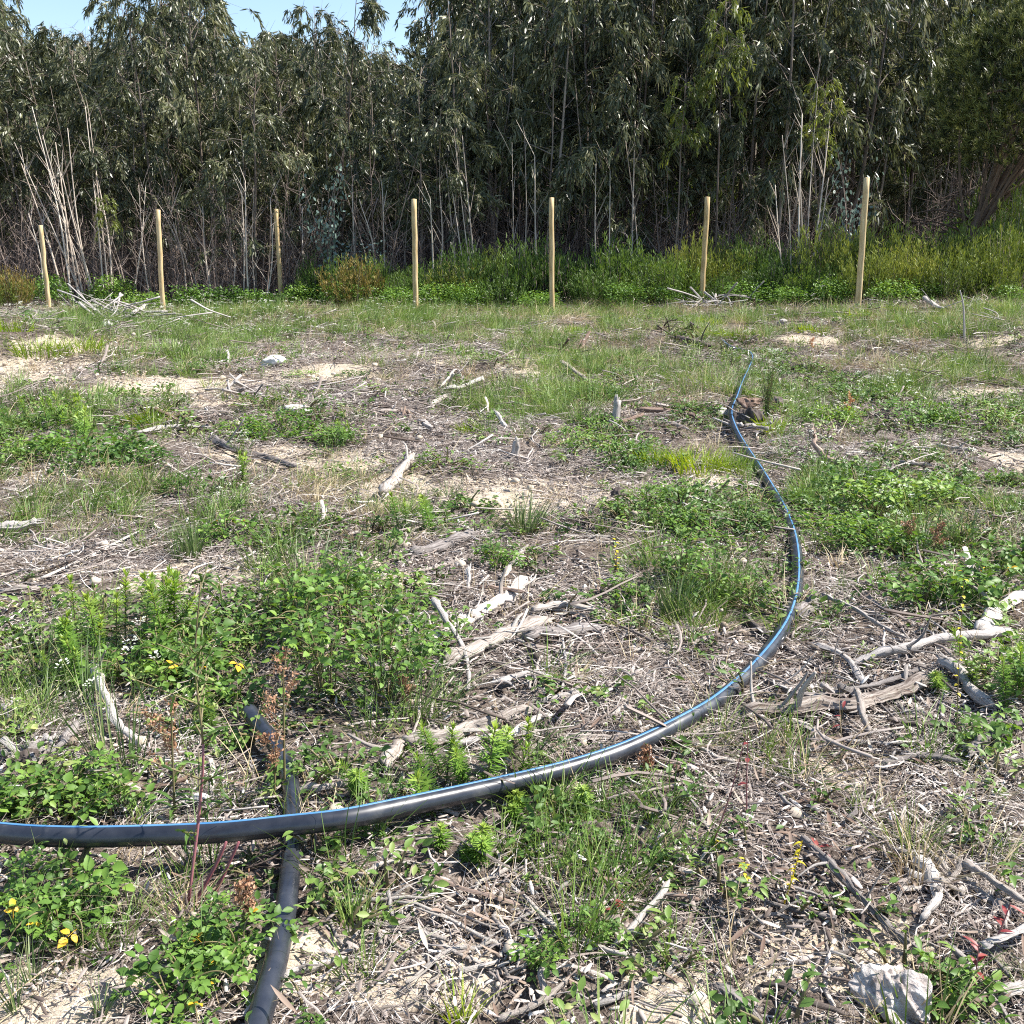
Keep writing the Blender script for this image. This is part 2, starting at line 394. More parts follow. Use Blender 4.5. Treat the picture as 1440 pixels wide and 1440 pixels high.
# ground: sand, humus and crumbled litter
m, nt, bs = newmat('sandy clearing soil')
geo = nt.nodes.new('ShaderNodeNewGeometry')
def nz(scale, det=5, ro=0.6):
    n = nt.nodes.new('ShaderNodeTexNoise'); n.inputs['Scale'].default_value = scale; n.inputs['Detail'].default_value = det; n.inputs['Roughness'].default_value = ro
    nt.links.new(geo.outputs['Position'], n.inputs['Vector']); return n.outputs['Fac']
nA, nB, nC = nz(2.2), nz(23, 6, 0.7), nz(140, 4, 0.7)
lit = ramp(nt, [(0.38, (0.040, 0.030, 0.025)), (0.50, (0.12, 0.095, 0.08)), (0.61, (0.28, 0.24, 0.205)), (0.76, (0.52, 0.47, 0.41))], math_(nt, 'ADD', math_(nt, 'MULTIPLY', nB, 0.6), math_(nt, 'MULTIPLY', nC, 0.4)))
sand = ramp(nt, [(0.32, (0.20, 0.155, 0.115)), (0.46, (0.42, 0.35, 0.265)), (0.56, (0.53, 0.455, 0.36)), (0.72, (0.68, 0.60, 0.49))], math_(nt, 'ADD', math_(nt, 'MULTIPLY', nB, 0.5), math_(nt, 'MULTIPLY', nC, 0.5)))
at = nt.nodes.new('ShaderNodeAttribute'); at.attribute_name = 'var'
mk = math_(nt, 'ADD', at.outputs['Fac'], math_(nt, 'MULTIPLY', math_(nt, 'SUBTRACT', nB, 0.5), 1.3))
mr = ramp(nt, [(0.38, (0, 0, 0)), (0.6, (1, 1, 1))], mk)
mx = nt.nodes.new('ShaderNodeMix'); mx.data_type = 'RGBA'
nt.links.new(mr.outputs[0], mx.inputs['Factor']); nt.links.new(lit.outputs[0], mx.inputs['A']); nt.links.new(sand.outputs[0], mx.inputs['B'])
nt.links.new(mx.outputs['Result'], bs.inputs['Base Color'])
bs.inputs['Roughness'].default_value = 0.95; bs.inputs['Specular IOR Level'].default_value = 0.1
bp = nt.nodes.new('ShaderNodeBump'); bp.inputs['Strength'].default_value = 0.9; bp.inputs['Distance'].default_value = 0.012
nt.links.new(math_(nt, 'ADD', nB, math_(nt, 'MULTIPLY', nC, 0.5)), bp.inputs['Height']); nt.links.new(bp.outputs[0], bs.inputs['Normal'])
M['ground'] = m

# ------------------------------------------------------------------ where things grow (read off the photograph, laid on the ground)
def ell(cx, cy, rx, ry, wt=1.0):
    a, _ = P(cx - rx, cy); b, _ = P(cx + rx, cy); f, _ = P(cx, cy - ry); n, _ = P(cx, cy + ry)
    c, _ = P(cx, cy)
    my = (f[1] + n[1]) / 2
    return (c[0] * my / c[1], my, max((b[0] - a[0]) / 2, 0.05), max((f[1] - n[1]) / 2, 0.05), wt)
def field(E, x, y, seed=0, base=0.0, namp=0.7):
    nf = fbm(x * 2.0, y * 2.0, 100 + seed, 3) - 0.5
    out = np.full(np.shape(x), base, float)
    for (cx, cy, rx, ry, wt) in E:
        r = np.sqrt(((x - cx) / rx) ** 2 + ((y - cy) / ry) ** 2)
        out = np.maximum(out, wt * np.clip((1.25 - r + namp * nf * 1.6) / 0.45, 0, 1))
    return out
E_SAND = [ell(*e) for e in [(740, 695, 115, 28), (255, 805, 95, 26), (25, 515, 85, 48), (240, 545, 130, 12), (450, 525, 70, 11), (650, 508, 60, 8, .8), (1130, 480, 40, 9), (1360, 551, 80, 7),
    (1000, 672, 42, 9, .9), (90, 1400, 120, 45), (960, 1425, 70, 24), (1080, 1345, 110, 40, .8), (590, 1365, 130, 55, .65), (1250, 1325, 45, 12), (140, 443, 36, 10), (560, 690, 50, 30, .6), (1170, 1090, 50, 22, .7), (60, 430, 70, 8),
    (740, 520, 60, 10, .6), (1420, 650, 40, 20, .7), (440, 645, 120, 18, .6), (300, 560, 60, 8), (430, 1360, 80, 40, .75), (930, 1360, 60, 40, .6), (540, 820, 60, 14, .5), (20, 990, 50, 20, .5), (1400, 480, 60, 8, .7)]]
E_BARE = [ell(*e) for e in [(1190, 1150, 230, 90), (1080, 1300, 190, 90), (1290, 980, 150, 60, .9), (960, 960, 130, 60), (650, 1330, 180, 90), (770, 860, 130, 60, .8), (480, 560, 200, 22, .8), (600, 620, 110, 45, .9), (740, 690, 120, 35),
    (250, 800, 90, 25), (40, 520, 60, 40), (90, 1400, 130, 45), (700, 500, 120, 18, .5), (620, 570, 130, 25, .8), (1200, 645, 60, 15, .8), (350, 700, 90, 40, .55), (60, 780, 90, 40, .6), (60, 1030, 90, 30, .7), (1330, 1250, 120, 90, .8), (730, 1010, 90, 40, .6), (640, 790, 70, 28, .8)]]
E_HERB = [ell(*e) for e in [(110, 610, 110, 50), (430, 605, 125, 22), (900, 585, 110, 40), (850, 625, 70, 35), (700, 575, 80, 20), (1260, 590, 190, 40), (1310, 690, 170, 45), (1200, 740, 120, 50), (1010, 740, 130, 45), (1340, 810, 120, 40),
    (480, 880, 150, 120, 1), (170, 900, 160, 70), (60, 870, 80, 50), (330, 980, 110, 70, .8), (80, 1270, 100, 60), (60, 1130, 90, 30), (310, 1370, 60, 50, .8), (1000, 830, 110, 40, .9), (730, 790, 50, 20), (880, 870, 60, 22, .9), (640, 720, 40, 20, .6),
    (830, 1190, 120, 50, .7), (520, 1100, 70, 40, .5), (1120, 520, 90, 30, .6), (300, 740, 60, 40, .5), (800, 400, 700, 16, .8), (470, 760, 90, 50, .7), (1420, 940, 40, 60, .9), (230, 410, 170, 12, 1), (380, 1240, 60, 60, .5)]]
E_GRASS = [ell(*e) for e in [(60, 480, 130, 35), (330, 470, 210, 35), (560, 455, 120, 25), (150, 570, 160, 45), (800, 460, 180, 25, .8), (1050, 470, 110, 25), (1290, 460, 200, 30), (1270, 530, 190, 30, .8), (870, 520, 170, 30, .8), (760, 570, 130, 25, .9), (1080, 560, 80, 30, .7),
    (480, 800, 140, 90, .8), (260, 780, 60, 40, .6), (940, 830, 90, 60, .8), (1350, 750, 110, 60, .9), (1120, 690, 90, 50, .6), (820, 1180, 130, 70, .9), (90, 950, 120, 100, .6), (300, 1100, 130, 60, .6), (250, 1220, 160, 50, .5), (460, 1190, 80, 40, .6), (1050, 1060, 120, 25, .6), (1290, 1180, 80, 50, .5), (120, 1330, 100, 60, .5), (500, 1290, 40, 40, .4), (420, 700, 100, 40, .35), (150, 720, 130, 40, .5)]]
E_STRAW = [ell(*e) for e in [(300, 446, 330, 14, .7), (800, 446, 300, 12, .8), (1200, 452, 260, 18, .7), (900, 480, 200, 16, .6), (1350, 470, 160, 16, .6), (700, 560, 60, 20, .4), (440, 690, 90, 30), (540, 720, 60, 30), (470, 440, 180, 18), (620, 460, 120, 18, .8), (120, 500, 90, 25, .8), (1050, 560, 40, 30, .6), (560, 530, 120, 25, .5), (1360, 740, 90, 60, .6), (100, 720, 120, 35, .6), (1060, 1060, 110, 40, .6), (1290, 1160, 90, 50, .6), (880, 540, 160, 60, .4), (1250, 500, 180, 50, .5), (330, 700, 60, 50, .5), (480, 1190, 80, 60, .4)]]
E_FLOWER = [ell(*e) for e in [(120, 545, 110, 20), (60, 450, 110, 20), (250, 465, 160, 30, .8), (500, 455, 120, 18, .5), (1075, 530, 28, 40), (1320, 560, 130, 40, .3), (480, 600, 60, 15, .5), (1250, 700, 150, 50, .25), (420, 470, 160, 25, .6)]]

# ------------------------------------------------------------------ ground
ys = np.concatenate([np.linspace(-8, 1.0, 12), np.geomspace(1.1, 24, 400), np.geomspace(25, 600, 34)])
ss = np.concatenate([np.linspace(-14, -1.15, 10), np.linspace(-1.05, 1.05, 470), np.linspace(1.15, 14, 10)])
YY, SS = np.meshgrid(ys, ss, indexing='ij')
XX = SS * (0.60 * np.maximum(YY, 1.0) + 0.5)
ZZ = H(XX, YY)
sandv = field(E_SAND, XX, YY, 1) * 0.95 + 0.14 + 0.25 * (fbm(XX * 0.9, YY * 0.9, 40, 3) - 0.5)
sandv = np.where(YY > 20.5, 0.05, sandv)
gmb = MB(); nr, nc = XX.shape
idx = np.arange(nr - 1)[:, None] * nc + np.arange(nc - 1)[None, :]
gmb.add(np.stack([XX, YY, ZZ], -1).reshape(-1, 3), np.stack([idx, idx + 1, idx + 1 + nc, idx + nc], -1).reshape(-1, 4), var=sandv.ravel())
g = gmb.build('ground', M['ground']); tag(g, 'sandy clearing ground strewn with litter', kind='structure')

# ------------------------------------------------------------------ scatter of uncountable stuff
def gn_scatter(name, label, protos, pos, rot, scale, idx):
    col = bpy.data.collections.new(name + ' sources')
    for k, me in enumerate(protos):
        o = bpy.data.objects.new('%s.%03d' % (name, k + 1), me); o['kind'] = 'stuff'; col.objects.link(o)
    me = bpy.data.meshes.new(name)
    me.vertices.add(len(pos)); me.vertices.foreach_set('co', np.asarray(pos, np.float32).ravel())
    a = me.attributes.new('rot', 'FLOAT_VECTOR', 'POINT'); a.data.foreach_set('vector', np.asarray(rot, np.float32).ravel())
    a = me.attributes.new('scl', 'FLOAT', 'POINT'); a.data.foreach_set('value', np.asarray(scale, np.float32).ravel())
    a = me.attributes.new('idx', 'INT', 'POINT'); a.data.foreach_set('value', np.asarray(idx, np.int32).ravel())
    o = link(name, me); tag(o, label, kind='stuff')
    ng = bpy.data.node_groups.new(name, 'GeometryNodeTree')
    ng.interface.new_socket('Geometry', in_out='INPUT', socket_type='NodeSocketGeometry')
    ng.interface.new_socket('Geometry', in_out='OUTPUT', socket_type='NodeSocketGeometry')
    N = ng.nodes; gi = N.new('NodeGroupInput'); go = N.new('NodeGroupOutput')
    ip = N.new('GeometryNodeInstanceOnPoints'); ci = N.new('GeometryNodeCollectionInfo')
    ci.inputs['Collection'].default_value = col; ci.inputs['Separate Children'].default_value = True; ci.inputs['Reset Children'].default_value = True
    def na(nm, ty):
        n = N.new('GeometryNodeInputNamedAttribute'); n.data_type = ty; n.inputs['Name'].default_value = nm
        return [q for q in n.outputs if q.enabled and q.name == 'Attribute'][0]
    Lk = ng.links.new
    Lk(gi.outputs[0], ip.inputs['Points']); Lk(ci.outputs[0], ip.inputs['Instance'])
    ip.inputs['Pick Instance'].default_value = True
    Lk(na('idx', 'INT'), ip.inputs['Instance Index'])
    Lk(na('rot', 'FLOAT_VECTOR'), ip.inputs['Rotation']); Lk(na('scl', 'FLOAT'), ip.inputs['Scale'])
    Lk(ip.outputs[0], go.inputs[0])
    md = o.modifiers.new('scatter', 'NODES'); md.node_group = ng
    return o
def ground_eulers(x, y, spin, tilt=1.0):
    e = 0.06
    gx = (H(x + e, y, False) - H(x - e, y, False)) / (2 * e); gy = (H(x, y + e, False) - H(x, y - e, False)) / (2 * e)
    # small slopes: rotate about the axes in the spun frame
    return np.stack([tilt * np.arctan(gy), -tilt * np.arctan(gx), spin], -1)   # XYZ euler applied to z-spun piece
def sample(dens, y0, y1, fn=None, wide=0.60, off=0.7):
    """points on the ground: dens(y) per square metre, kept with chance fn(x, y)"""
    X = []; Y = []
    e = np.geomspace(y0, y1, 40)
    for a, b in zip(e[:-1], e[1:]):
        ym = (a + b) / 2; hw = wide * ym + off
        n = R.poisson(dens(ym) * (b - a) * 2 * hw)
        X.append(R.uniform(-hw, hw, n)); Y.append(R.uniform(a, b, n))
    x = np.concatenate(X); y = np.concatenate(Y)
    if fn is not None:
        k = R.rand(len(x)) < fn(x, y); x = x[k]; y = y[k]
    return x, y
def spread(name, label, protos, x, y, smin=0.8, smax=1.25, dz=0.0, scale_fn=None, jit=0.1):
    n = len(x); z = H(x, y) + dz
    rot = ground_eulers(x, y, R.uniform(0, 2 * PI, n)); rot[:, :2] += R.normal(0, jit, (n, 2))
    s = R.uniform(smin, smax, n)
    if scale_fn is not None: s = s * scale_fn(y)
    return gn_scatter(name, label, protos, np.stack([x, y, z], -1), rot, s, R.randint(0, len(protos), n))

def twig_mesh(n, rad, lmin, lmax, thick, seed, zspread=0.012, fibres=0):
    rs = np.random.RandomState(seed); mb = MB()
    for jj in range(n):
        c = np.array([rs.normal(0, rad * 0.55), rs.normal(0, rad * 0.55), rs.rand() * zspread])
        fib = jj % 5 < fibres
        L = rs.uniform(lmin, lmax) * (0.4 + 0.6 * rs.rand()) * (1.25 if fib else 1); a = rs.rand() * 2 * PI; tl = rs.normal(0, 0.16)
        d = np.array([math.cos(a) * math.cos(tl), math.sin(a) * math.cos(tl), math.sin(tl)])
        t = np.linspace(-0.5, 0.5, 5)[:, None]
        sd = np.array([-d[1], d[0], 0])
        p = c + d * L * t + sd * (rs.normal(0, 0.09) * L * (4 * t ** 2 - 1) + rs.normal(0, 0.02, (5, 1)) * L) + np.array([0, 0, 1]) * rs.normal(0, 0.04) * L * t ** 2
        if fib: p = p + sd * (rs.normal(0, .22) * L * t ** 2)
        r = (thick * min(rs.lognormal(-.15, .55), 3.0 if thick < .003 else 1.6) if not fib else thick * rs.uniform(.22, .4)) * np.linspace(1, 0.55, 5) * min(1.3, 0.5 + L / lmax)
        tube(mb, p, r, 3 if fib else 4, var=np.clip(rs.beta(1.6, 1.5) if not fib else rs.beta(2.2, 1.3), 0, 1), flat=rs.choice([1, 0.5]), cap=not fib)
    return mb
def chip_mesh(n, rad, seed):
    rs = np.random.RandomState(seed); mb = MB()
    for _ in range(n):
        c = np.array([rs.normal(0, rad * 0.6), rs.normal(0, rad * 0.6), 0.003 + rs.rand() * 0.012])
        L = rs.uniform(0.006, 0.03); W = L * rs.uniform(0.15, 0.4); a = rs.rand() * 2 * PI
        d = np.array([math.cos(a), math.sin(a), rs.normal(0, 0.25)]); t = np.linspace(-0.5, 0.5, 3)[:, None]
        tube(mb, c + d * L * t, W * np.array([0.35, 0.5, 0.25]), 5, var=rs.beta(1.8, 1.2), flat=0.3)
    return mb

def grass_mesh(nb, rad, hmin, hmax, wd, seed, bend=0.5, lean=0.5, var0=0.5, prof=(0.9, 1, 0.75, 0.45, 0.06), twov=0.35):
    rs = np.random.RandomState(seed); mb = MB()
    a = rs.rand(nb) * 2 * PI; r = rad * np.sqrt(rs.rand(nb)) * 0.6
    b = np.stack([r * np.cos(a), r * np.sin(a), np.full(nb, -0.01)], -1)
    a2 = a + rs.normal(0, 0.7, nb); ln = np.abs(rs.normal(0, lean, nb))
    d = np.stack([np.cos(a2) * np.sin(ln), np.sin(a2) * np.sin(ln), np.cos(ln)], -1)
    out = np.stack([np.cos(a2), np.sin(a2), -0.7 + 0 * a2], -1)
    up = np.stack([np.cos(a2 + 0.6), np.sin(a2 + 0.6), 0 * a2], -1)
    strips(mb, b, d, up, rs.uniform(hmin, hmax, nb), wd * rs.uniform(0.6, 1.3, nb), prof, bend * rs.rand(nb), out, np.clip(rs.normal(var0, twov, nb), 0, 1))
    return mb
def leafy_mesh(nl, rad, h, lmin, lmax, asp, seed, fold=0.35, dome=True, stems=6, up=0.6, prof=(0.12, 0.8, 1.0, 0.7, 0.05), mats=1):
    """a low leafy plant: leaves spread through a dome with stems below"""
    rs = np.random.RandomState(seed); mb = MB()
    a = rs.rand(nl) * 2 * PI; r = rad * np.sqrt(rs.rand(nl))
    hh = h * (1 - (r / rad) ** 2 * 0.75) * (0.25 + 0.75 * rs.rand(nl) ** 0.5)
    # clumps
    k = max(3, nl // 22); ca = rs.rand(k) * 2 * PI; cr = rad * np.sqrt(rs.rand(k)) * 0.85
    ci = rs.randint(0, k, nl); m = rs.rand(nl) < 0.7
    x = np.where(m, cr[ci] * np.cos(ca[ci]) + rs.normal(0, rad * 0.13, nl), r * np.cos(a)); y = np.where(m, cr[ci] * np.sin(ca[ci]) + rs.normal(0, rad * 0.13, nl), r * np.sin(a))
    hh = np.where(m, h * (0.35 + 0.65 * rs.rand(k))[ci] * (0.55 + 0.45 * rs.rand(nl)), hh)
    b = np.stack([x, y, hh], -1)
    d = np.stack([np.cos(a), np.sin(a), rs.normal(up * 0.3, 0.4, nl)], -1)
    upv = np.stack([rs.normal(0, 0.45, nl), rs.normal(0, 0.45, nl), np.ones(nl)], -1)
    L = rs.uniform(lmin, lmax, nl)
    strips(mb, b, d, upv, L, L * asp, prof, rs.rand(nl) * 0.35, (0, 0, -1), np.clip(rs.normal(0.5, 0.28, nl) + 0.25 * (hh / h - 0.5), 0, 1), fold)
    for j in range(stems):
        q = b[rs.randint(nl)]; p = np.array([[q[0] * 0.25, q[1] * 0.25, -0.02], [q[0] * 0.6, q[1] * 0.6, q[2] * 0.6], q])
        tube(mb, catmull(p, 3), np.linspace(0.0035, 0.0015, 7) * (1 + 3 * rad), 4, var=rs.rand(), mat=1, cap=False)
    return mb

E_LIME = [ell(*e) for e in [(40, 515, 75, 40), (975, 635, 75, 22), (205, 580, 22, 18), (660, 598, 22, 12), (1085, 595, 20, 16), (815, 462, 26, 12), (1030, 465, 35, 12), (1145, 460, 40, 10), (1205, 440, 25, 10), (724, 640, 14, 20), (863, 590, 12, 20), (1056, 595, 34, 22), (1170, 640, 40, 25)]]
EPIPE = [ell(*e) for e in [(1107, 728, 16, 16), (1095, 700, 15, 15), (1075, 668, 14, 14), (1050, 630, 13, 13), (1030, 600, 12, 12), (1120, 770, 16, 20), (1122, 810, 16, 18), (1045, 545, 10, 12), (1055, 520, 10, 10)]]
NOHERB = lambda x, y: 1 - np.maximum(field(E_LIME, x, y, 9, 0, .2), field(EPIPE, x, y, 9, 0, .1))
notbare = lambda x, y: 1 - 0.85 * field(E_BARE, x, y, 2)
SANDF = lambda x, y: field(E_SAND, x, y, 1)
infield = lambda y: (y < 19.5) * 1.0
# --- twig litter and chips
protos = [twig_mesh(44, 0.13, 0.03, 0.14, 0.0018, 200 + k, .014, 3).mesh('twig_litter', M['litter']) for k in range(8)]
x, y = sample(lambda d: 330 if d < 3.2 else 330 * (3.2 / d) ** 1.0, 1.3, 21, lambda x, y: np.clip((0.30 + 0.7 * field(E_BARE, x, y, 2) + 0.2 * (fbm(x * 1.7, y * 1.7, 61) - .5)) * (1 - 0.82 * SANDF(x, y)) * np.clip(fbm(x * 3.1, y * 3.1, 66, 3) * 2.6 - 0.55, 0.05, 1), 0, 1))
spread('twig_litter', 'grey and bleached twigs strewn over the clearing', protos, x, y, 0.7, 1.3, 0.003, lambda y: 1 + 0.07 * y)
n_twig = len(x)
protos = [chip_mesh(34, 0.11, 300 + k).mesh('wood_chips', M['litter']) for k in range(6)]
x, y = sample(lambda d: 170 if d < 3.2 else 170 * (3.2 / d) ** 1.2, 1.3, 19, lambda x, y: (0.35 + 0.65 * field(E_BARE, x, y, 2)) * (1 - 0.6 * SANDF(x, y)))
spread('wood_chips', 'small bleached wood chips scattered on the soil', protos, x, y, 0.6, 1.3, 0.0, lambda y: 1 + 0.07 * y)
protos = [twig_mesh(11, 0.26, 0.12, 0.42, 0.0045, 240 + k, 0.05, 1).mesh('stick_litter', M['litter']) for k in range(8)]
x, y = sample(lambda d: 26 if d < 4 else 26 * (4 / d) ** 0.35, 2.5, 20.5, lambda x, y: np.clip((0.35 + 0.65 * field(E_BARE, x, y, 2)) * (1 - 0.8 * SANDF(x, y)), 0, 1) * np.clip(fbm(x * 1.9, y * 1.9, 67, 3) * 3 - 0.9, 0.02, 1))
spread('stick_litter', 'longer bare sticks tangled in the litter', protos, x, y, 0.5, 1.25, 0.006, lambda y: 1 + 0.03 * y)
# fallen leaves
fl = []
for k in range(4):
    rs = np.random.RandomState(400 + k); mb = MB(); n = 9
    a = rs.rand(n) * 2 * PI
    strips(mb, np.stack([rs.normal(0, .14, n), rs.normal(0, .14, n), .012 + rs.rand(n) * .012], -1), np.stack([np.cos(a), np.sin(a), rs.normal(0, .2, n)], -1), np.stack([rs.normal(0, .3, n), rs.normal(0, .3, n), np.ones(n)], -1), rs.uniform(.03, .085, n), rs.uniform(.007, .014, n), (0.1, 0.8, 1, 0.7, 0.05), rs.normal(0, .3, n), (0, 0, 1), rs.rand(n), 0.3)
    fl.append(mb.mesh('fallen_leaves', M['fallen']))
x, y = sample(lambda d: 42 * (3 / d) ** 0.9, 1.3, 14, lambda x, y: 0.3 + 0.7 * field(E_BARE, x, y, 2))
spread('fallen_leaves', 'fallen brown and reddish leaves', fl, x, y, 0.6, 1.1, 0.0)

# --- green cover
herb = [leafy_mesh(60, 0.11, 0.075, 0.010, 0.026, 0.5, 500 + k).mesh('low_herbs', [M['herb'], M['stem']]) for k in range(7)]
x, y = sample(lambda d: 210 if d < 3.5 else 210 * (3.5 / d) ** 0.62, 1.3, 20.8, lambda x, y: np.clip(0.03 + 0.07 * (fbm(x, y, 71) > .55) * notbare(x, y) + 0.75 * field(E_HERB, x, y, 4) * np.clip(fbm(x * 2.6, y * 2.6, 72, 3) * 3.6 - 1.35, 0.04, 1), 0, 1) * (1 - 0.93 * SANDF(x, y)) * NOHERB(x, y))
spread('low_herbs', 'low green herbs carpeting parts of the clearing', herb, x, y, 0.6, 1.5, -0.01, lambda y: 1 + 0.03 * y, 0.2)
n_herb = len(x)
gt = [grass_mesh(42, 0.07, 0.05, 0.19, 0.0030, 520 + k, 0.6, 0.45).mesh('grass_tufts', M['grass']) for k in range(6)]
x, y = sample(lambda d: 190 if d < 3.5 else 190 * (3.5 / d) ** 0.58, 1.3, 21.5, lambda x, y: np.clip(0.035 * notbare(x, y) + 0.9 * field(E_GRASS, x, y, 5) * np.clip(fbm(x * 1.6, y * 1.6, 75, 3) * 5.2 - 2.15, 0.07, 1), 0, 1) * (1 - 0.93 * SANDF(x, y)) * NOHERB(x, y))
spread('grass', 'short tufts of green and yellowish grass', gt, x, y, 0.6, 1.35, -0.01, lambda y: 1 + 0.04 * y, 0.15)
n_grass = len(x)
st = [grass_mesh(34, 0.09, 0.05, 0.2, 0.0026, 540 + k, 0.9, 0.95).mesh('dry_grass', M['straw']) for k in range(5)]
x, y = sample(lambda d: 130 if d < 3.5 else 130 * (3.5 / d) ** 0.65, 1.3, 20.5, lambda x, y: np.clip(0.07 + 0.8 * field(E_STRAW, x, y, 6) * np.clip(fbm(x * 2.4, y * 2.4, 77, 3) * 3 - .9, .1, 1), 0, 1) * (1 - 0.8 * SANDF(x, y)))
spread('dry_grass', 'bleached dry grass lying between the green plants', st, x, y, 0.6, 1.3, -0.008, lambda y: 1 + 0.04 * y, 0.2)
def flower_mesh(seed):
    rs = np.random.RandomState(seed); mb = MB()
    for j in range(6):
        a = rs.rand() * 2 * PI; h = rs.uniform(0.10, 0.26); q = np.array([math.cos(a), math.sin(a), 0]) * rs.uniform(0.01, 0.09)
        tip = q * 1.6 + np.array([0, 0, h]); tube(mb, np.array([q, q * 1.2 + [0, 0, h * .5], tip]), [.0012, .001, .0008], 3, var=.5, cap=False)
        n = 14; aa = rs.rand(n) * 2 * PI; rr = rs.rand(n) ** .5 * .016
        b = tip + np.stack([rr * np.cos(aa), rr * np.sin(aa), rs.rand(n) * .006], -1)
        strips(mb, b, np.stack([np.cos(aa), np.sin(aa), 0.3 + 0 * aa], -1), (0, 0, 1), .006, .005, (0.4, 1, 0.4), 0, (0, 0, 1), rs.rand(n), mat=1)
        n = 8; aa = rs.rand(n) * 2 * PI
        strips(mb, q * 1.1 + np.stack([0 * aa, 0 * aa, rs.rand(n) * h * .7], -1), np.stack([np.cos(aa), np.sin(aa), .8 + 0 * aa], -1), (0, 0, 1), rs.uniform(.02, .04, n), .004, (0.3, 1, 0.1), .3, (0, 0, -1), rs.rand(n))
    return mb
pb = []
for k in range(4):
    rs = np.random.RandomState(800 + k); mb = MB()
    for _ in range(26):
        r0 = rs.lognormal(-5.6, .55); c = np.array([rs.normal(0, .09), rs.normal(0, .09), r0 * .2]); t = np.linspace(-1, 1, 4); tube(mb, c + np.stack([t * r0, t * rs.normal(0, .3) * r0, 0 * t], -1), r0 * np.array([.35, .95, .9, .3]) * rs.uniform(.7, 1.1, 4), 6, rough=.4, rs=rs, var=rs.rand(), flat=.8)
    pb.append(mb.mesh('soil_crumbs', M['crumb']))
x, y = sample(lambda d: 50 * min(1, 3.5 / d) ** .8, 1.3, 15, lambda x, y: np.clip(.12 + .9 * SANDF(x, y), 0, 1))
spread('soil_crumbs', 'sandy clods and crumbs of soil', pb, x, y, .6, 1.3, -.001, lambda y: 1 + .06 * y)
fm = [flower_mesh(560 + k).mesh('white_wildflowers', [M['herb'], M['white_flower']]) for k in range(4)]
x, y = sample(lambda d: 10 * min(1, (5 / d)) ** .6, 2.5, 20.5, lambda x, y: np.clip(0.02 + field(E_FLOWER, x, y, 7), 0, 1))
spread('white_wildflowers', 'thin stemmed wildflowers with tiny white heads', fm, x, y, 0.7, 1.2, 0, lambda y: 1 + 0.03 * y, 0.15)

# ------------------------------------------------------------------ pipes
def pipe_path(px, lifts, m=10):
    if not hasattr(lifts, '__len__'): lifts = [lifts] * len(px)
    q = np.array([P(a, b, l)[0] for (a, b), l in zip(px, lifts)])
    # smooth the heights so that the stiff pipe bridges the small bumps
    c = catmull(q, m); z = c[:, 2].copy(); k = 14
    zp = np.pad(z, k, mode='edge'); z = np.array([zp[i:i + 2 * k + 1].mean() for i in range(len(z))])
    # keep each point on its line of sight while its height is smoothed
    f = (z - CAMZ) / (c[:, 2] - CAMZ); c[:, :2] *= f[:, None]; c[:, 2] = z
    for _ in range(2): c[1:-1] = (c[:-2] + 2 * c[1:-1] + c[2:]) / 4
    return c
def sweep_pipe(path, rad, name):
    mb = MB(); tube(mb, path, rad, 20); return mb.mesh(name, M['pipe'])
def stripe_mesh(path, rad, ang, half):
    T = nrm(np.gradient(path, axis=0)); S = nrm(np.cross(T, [0, 0, 1.0])); U = np.cross(S, T)
    aa = np.linspace(ang - half, ang + half, 4) if not hasattr(ang, '__len__') else None
    A = np.asarray(ang)[:, None] + np.linspace(-half, half, 4)[None, :] if aa is None else np.broadcast_to(aa[None, :], (len(path), 4))
    V = path[:, None, :] + (rad + 0.0009) * (np.cos(A)[..., None] * U[:, None, :] + np.sin(A)[..., None] * S[:, None, :])
    # side lips go down into the pipe wall
    V0 = path[:, None, :] + (rad - 0.002) * (np.cos(A[:, [0, 3]])[..., None] * U[:, None, :] + np.sin(A[:, [0, 3]])[..., None] * S[:, None, :])
    W = np.concatenate([V0[:, :1], V, V0[:, 1:]], 1); n = len(path)
    i = np.arange(n - 1)[:, None] * 6 + np.arange(5)[None, :]
    mb = MB(); mb.add(W.reshape(-1, 3), np.stack([i, i + 1, i + 7, i + 6], -1).reshape(-1, 4)); return mb.mesh('blue_stripe', M['stripe'])
PR = 0.0265
pp = [(-330, 1125), (-160, 1152), (0, 1171), (80, 1176), (160, 1176), (300, 1171), (400, 1161), (480, 1152), (560, 1136), (640, 1119), (720, 1101), (800, 1081), (880, 1054), (960, 1015), (1010, 984), (1060, 939), (1100, 888), (1117, 847), (1122, 803),
      (1118, 762), (1107, 728), (1093, 701), (1070, 663), (1050, 633), (1035, 607), (1028, 582), (1036, 560), (1043, 540), (1052, 521), (1058, 505), (1052, 496), (1038, 492), (1023, 487), (1003, 467), (994, 456)]
lf = [.09] * 8 + [.075, .06, .055, .05, .045, .04, .04, .04, .04, .045, .04, .035, .03, .03, .035, .05, .075, .11, .085, .04, .03, .03, .03, .03, .03, .03, .03]
path1 = pipe_path(pp, lf)
pipe = link('water_pipe', sweep_pipe(path1, PR, 'water_pipe'))
tag(pipe, 'long black plastic pipe with a blue stripe curving across the clearing', 'pipe')
part(pipe, 'blue_stripe', stripe_mesh(path1, PR, np.interp(np.arange(len(path1)), [0, 100, 160, 220, len(path1)], [-0.12, -0.10, 0.15, 0.2, 0.1]), 0.16))
pq = [(340, 1560), (352, 1490), (363, 1440), (377, 1393), (390, 1343), (402, 1277), (408, 1227), (413, 1177), (412, 1127), (405, 1087), (387, 1047), (362, 1017), (350, 1000)]
path2 = pipe_path(pq, [.03] * 6 + [.025, .02, .025, .035, .05, .07, .08], 8)
